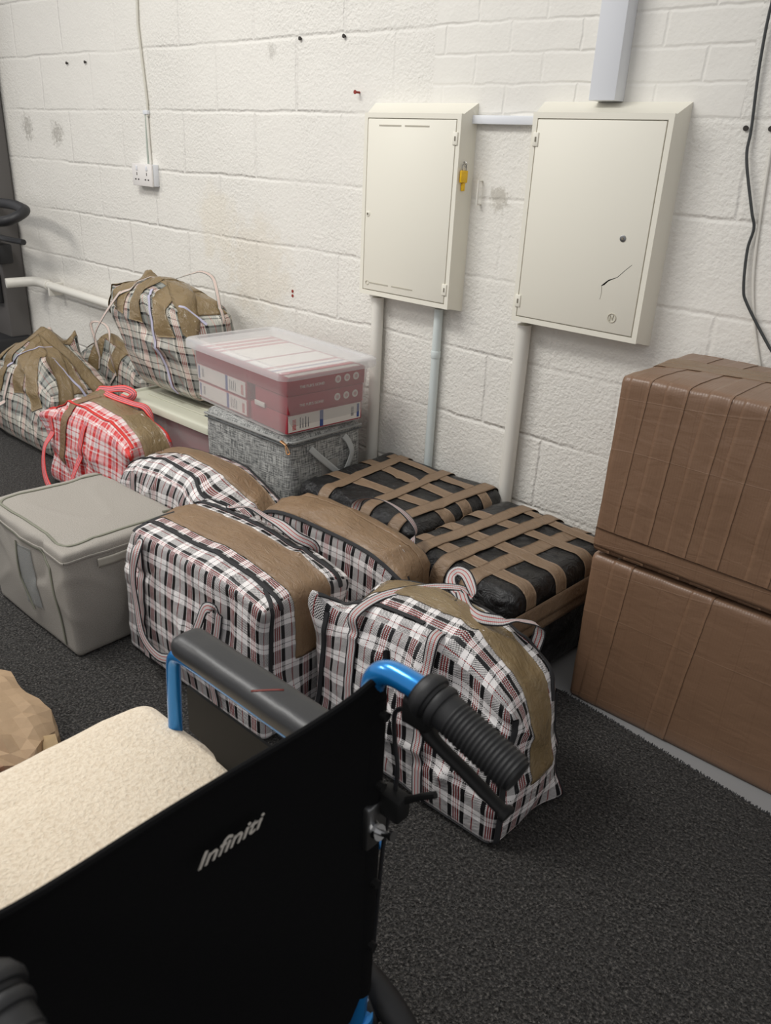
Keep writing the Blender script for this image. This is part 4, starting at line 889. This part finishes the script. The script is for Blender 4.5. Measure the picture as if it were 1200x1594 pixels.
# ------------------------------------------------------------------ wheelchair
CY = .30; t = thing('wheelchair', 'black and blue folding wheelchair in the foreground seen from behind', 'wheelchair', (-.55, CY, 0)); WX = -.55
def wl(p): return (p[0]-WX, p[1]-CY, p[2])
YR, YL = .492, .088
for Y, side in ((YR, 1), (YL, -1)):
    f = tube('back_tube', fillet([wl((-.435, Y, .14)), wl((-.435, Y, .60)), wl((-.435, Y, .845)), wl((-.36, Y, .845)), wl((-.30, Y, .828))], .055, 9), .0125, blue, t, 18)
    tube('sling_sleeve', [wl((-.435, Y, .37)), wl((-.435, Y, .60)), wl((-.435, Y, .805))], .0158, nylon, t, 16)
    # grip: sweep with ribs
    a = Vector(wl((-.375, Y, .846))); b = Vector(wl((-.262, Y, .812))); d = (b-a).normalized(); n = 260; Lg = (b-a).length
    pts = [a+(b-a)*(i/n) for i in range(n+1)]; rs = []
    for i in range(n+1):
        q = i/n; r = .0175+.001*math.sin(q*PI)
        if q < .17: r = .0225-.05*abs(q-.08)
        elif q < .24: r = .0165
        elif q > .36: r = .0182+.0007*math.sin(q*2*PI*25)
        if q > .97: r = .016
        if q < .02: r = .017
        rs.append(r)
    g = tube('push_grip', pts, rs, rubber, t, 24)
    bm = bmesh.new()
    for k in range(2):
        c = a+d*(.012+.014*k); cyl(bm, c-d*.005, c+d*.005, .023-.002*k, 24)
    obj('grip_collar', bm, rubber, g, bevel=.003)
    # brake lever below the grip
    up = Vector((0, 0, 1)); dn = (up-d*up.dot(d)).normalized()*-1
    lv = [a+d*.004+dn*.022, a+d*.03+dn*.040, a+d*.075+dn*.043, a+d*.112+dn*.046, a+d*.128+dn*.046]
    tube('brake_lever', [tuple(p) for p in catmull([tuple(p) for p in lv], 5)], [.0085]*6+[.0075]*8+[.0068]*4+[.0095]*3, guardm, t, 12, .75)
    bm = bmesh.new(); c = a+d*.008+dn*.022; bx(bm, c.x-.016, c.x+.016, c.y-.011, c.y+.011, c.z-.018, c.z+.012); obj('brake_housing', bm, guardm, t, bevel=.005, seg=3)
    tube('brake_cable', [tuple(p) for p in catmull([tuple(a+dn*.03), tuple(a+dn*.04+Vector((-.02, side*.004, -.01))), wl((-.415, Y+side*.016, .75)), wl((-.412, Y+side*.02, .70)), wl((-.425, Y+side*.02, .60)), wl((-.44, Y+side*.03, .40))], 6)], .0026, blackpost, t, 8)
    # folding joint
    j = box('fold_joint', tuple(v for p, q in zip(wl((-.452, Y-.016, .615)), wl((-.418, Y+.016, .675))) for v in (p, q)), steel, t, .004)
    bm = bmesh.new(); cyl(bm, wl((-.416, Y-.004, .640)), wl((-.396, Y-.002, .647)), .0035, 14); cyl(bm, wl((-.4165, Y-.004, .640)), wl((-.411, Y-.004, .642)), .009, 14); cyl(bm, wl((-.398, Y-.002, .6465)), wl((-.394, Y-.002, .6475)), .0055, 14); obj('joint_pin', bm, chrome, t)
    box('joint_latch', tuple(v for p, q in zip(wl((-.425, Y+.004*side, .655)), wl((-.395, Y+.026*side, .685))) for v in sorted((p, q))) if side > 0 else tuple(v for p, q in zip(wl((-.425, Y-.026, .655)), wl((-.395, Y-.004, .685))) for v in (p, q)), guardm, t, .004)
    tube('fold_lever', [wl((-.41, Y+side*.015, .67)), wl((-.38, Y+side*.022, .695)), wl((-.365, Y+side*.026, .705))], .004, guardm, t, 8)
    # side frame
    YA = Y+side*.026
    tube('arm_tube', fillet([wl((-.85, YA, .30)), wl((-.838, YA, .56)), wl((-.832, YA, .652)), wl((-.78, YA, .655)), wl((-.47, YA, .655)), wl((-.44, YA, .58))], .045, 8), .0105, blue, t, 16)
    tube('frame_tube', fillet([wl((-.435, Y, .40)), wl((-.90, Y, .42)), wl((-.97, Y, .30)), wl((-1.02, Y, .12))], .06), .0115, blue, t, 14)
    tube('frame_tube', fillet([wl((-.435, Y, .16)), wl((-.84, Y, .20)), wl((-.86, Y, .40))], .05), .0115, blue, t, 14)
    # pad: rounded slab
    sp = Soft(.34, .056, .036, .018, 5, .0004, bulge=0); V0 = len(bpy.data.objects)
    pad = sp.body('armrest_pad', vinyl, t, .006, False); pad.location = wl((-.635, YA, .667))
    if side > 0:
        ms = sp.strip('scuff_mark', redscuff, pad, -.0, -.022, .03, .006, .003, off=.0006, cross=2)
    # skirt guard with the cut-out front corner
    bm = bmesh.new(); y1 = YA-side*.004; pr = [(-.795, .615), (-.45, .615), (-.45, .43), (-.70, .43), (-.715, .50), (-.74, .53), (-.795, .54)]
    A = [bm.verts.new(wl((x, y1-.002, z))) for x, z in pr]; B = [bm.verts.new(wl((x, y1+.002, z))) for x, z in pr]
    bm.faces.new(A); bm.faces.new(B[::-1])
    for i in range(len(pr)): bm.faces.new((A[i], A[(i+1) % len(pr)], B[(i+1) % len(pr)], B[i]))
    obj('skirt_guard', bm, guardm, t)
    # rear wheel
    wy = Y+side*.062; R = .155; cw = wl((-.50, wy, R)); N = 96
    bm = bmesh.new(); M_ = 16; vs = []
    for i in range(N):
        a_ = 2*PI*i/N; row = []
        for k in range(M_):
            b_ = 2*PI*k/M_; tr = .0022 if (math.cos(b_) > .3 and (i+k) % 3 == 0) else 0; rr = R-.020+(.020+0*tr)*math.cos(b_)-tr
            row.append(bm.verts.new((cw[0]+rr*math.cos(a_), cw[1]+.020*math.sin(b_), cw[2]+rr*math.sin(a_))))
        vs.append(row)
    for i in range(N):
        for k in range(M_): bm.faces.new((vs[i][k], vs[(i+1) % N][k], vs[(i+1) % N][(k+1) % M_], vs[i][(k+1) % M_]))
    wh = obj('rear_wheel', bm, rubber, t, smooth=True)
    bm = bmesh.new(); cyl(bm, (cw[0], cw[1]-.016, cw[2]), (cw[0], cw[1]+.016, cw[2]), .03, 24); 
    for k in range(6):
        a_ = k*PI/3; cyl(bm, cw, (cw[0]+.125*math.cos(a_), cw[1], cw[2]+.125*math.sin(a_)), .011, 10)
    obj('hub', bm, guardm, wh, smooth=False); tube('rim', [(cw[0]+.12*math.cos(a_), cw[1], cw[2]+.12*math.sin(a_)) for a_ in np.linspace(0, 2*PI, 49)], .013, guardm, wh, 10)
    bm = bmesh.new(); cyl(bm, (cw[0], Y-CY, cw[2]), (cw[0], cw[1]+side*.02, cw[2]), .007, 14); obj('axle', bm, chrome, wh)
    tube('axle_bracket', fillet([wl((-.435, Y+side*.008, .34)), wl((-.43, Y+side*.03, .26)), wl((-.44, Y+side*.035, .2)), wl((-.50, Y+side*.035, .155))], .03), .009, chrome, t, 12)
    bm = bmesh.new(); cyl(bm, wl((-.435, Y+side*.006, .285)), wl((-.435, Y+side*.006, .315)), .017, 18); obj('bracket_clamp', bm, blue, t, bevel=.003)
    # caster
    cc = wl((-.93, Y, .085)); bm = bmesh.new(); bmesh.ops.create_cone(bm, cap_ends=True, segments=40, radius1=.084, radius2=.084, depth=.028, matrix=Matrix.Translation(cc) @ Matrix.Rotation(PI/2, 4, 'X')); obj('caster_wheel', bm, rubber, t, bevel=.008, seg=3)
    tube('caster_fork', [(cc[0], cc[1]+.022, cc[2]), (cc[0]+.02, cc[1]+.022, .17), (cc[0]+.03, cc[1], .19), (cc[0]+.03, cc[1], .26)], .008, guardm, t, 10)
    tube('foot_rest', fillet([wl((-1.0, Y-side*.0, .14)), wl((-1.04, Y-side*.03, .11)), wl((-1.05, Y-side*.15, .105))], .02), .010, blue, t, 10)
# backrest sling: wraps both tubes, sags between them, tapers at the bottom
bm = bmesh.new(); NY, NZ = 48, 40; front = []; back = []
def sling(i, k, off):
    f = i/NY; q = k/NZ; y0, y1 = YL-.017, YR+.017
    top = .838-.030*math.sin(f*PI)**.6+.012*(abs(2*f-1)**6); bot = .345
    z = bot+(top-bot)*q; ins = .004*(1-q)**2+.03*max(0, .10-q)/.10
    y = (y0+ins)+(y1-y0-2*ins)*f; sag = .018*math.sin(f*PI)*(1+.3*math.sin(q*3))
    e = abs(2*f-1); x = -.4195-sag-(.012*max(0, e-.95)/.05)
    wr = .0025*math.sin(q*9+f*5)*math.sin(f*PI)
    return Vector(wl((x+wr+off, y, z)))
for k in range(NZ+1):
    front.append([bm.verts.new(sling(i, k, 0)) for i in range(NY+1)]); back.append([bm.verts.new(sling(i, k, -.005)) for i in range(NY+1)])
for k in range(NZ):
    for i in range(NY):
        bm.faces.new((front[k][i], front[k][i+1], front[k+1][i+1], front[k+1][i])); bm.faces.new((back[k][i], back[k+1][i], back[k+1][i+1], back[k][i+1]))
for k in range(NZ):
    for i in (0, NY): bm.faces.new((front[k][i], front[k+1][i], back[k+1][i], back[k][i]))
for i in range(NY):
    for k in (0, NZ): bm.faces.new((front[k][i], front[k][i+1], back[k][i+1], back[k][i]))
sl = obj('backrest', bm, nylon, t, smooth=True)
tube('top_hem', [tuple(sling(i, NZ, -.002)) for i in range(NY+1)], .004, nylon, sl, 8)
MB = Matrix.Translation(wl((-.430, .274, .741))) @ Matrix(((0, 0, 1, 0), (1, 0, 0, 0), (0, 1, 0, 0), (0, 0, 0, 1)))
text('printed_name', 'Infiniti', .0215, textw, sl, MB, shear=.45, ext=.0006, wide=1.28)
for Y in (YL, YR):
    bm = bmesh.new()
    bm.free()
    for z in (.79, .70, .56, .46):
        bm = bmesh.new(); cyl(bm, wl((-.421, Y, z)), wl((-.4125, Y, z)), .005, 12); obj('backrest_screw', bm, guardm, sl)
bm = bmesh.new(); bx(bm, *[v for p, q in zip(wl((-.90, YL+.01, .44)), wl((-.45, YR-.01, .446))) for v in (p, q)]); obj('seat', bm, nylon, t)
tube('cross_brace', [wl((-.62, YL, .40)), wl((-.62, YR, .18))], .011, blue, t, 12); tube('cross_brace', [wl((-.645, YL, .18)), wl((-.645, YR, .40))], .011, blue, t, 12)

# fleece cushion on the seat
t = thing('seat_cushion', 'thick cream sherpa fleece cushion lying on the wheelchair seat', 'cushion', (-.705, .330, .4475))
s = Soft(.47, .41, .072, .034, 3, .002, bulge=.004, dome=.006); s.body('fleece_cover', fleece, t, .006, False)
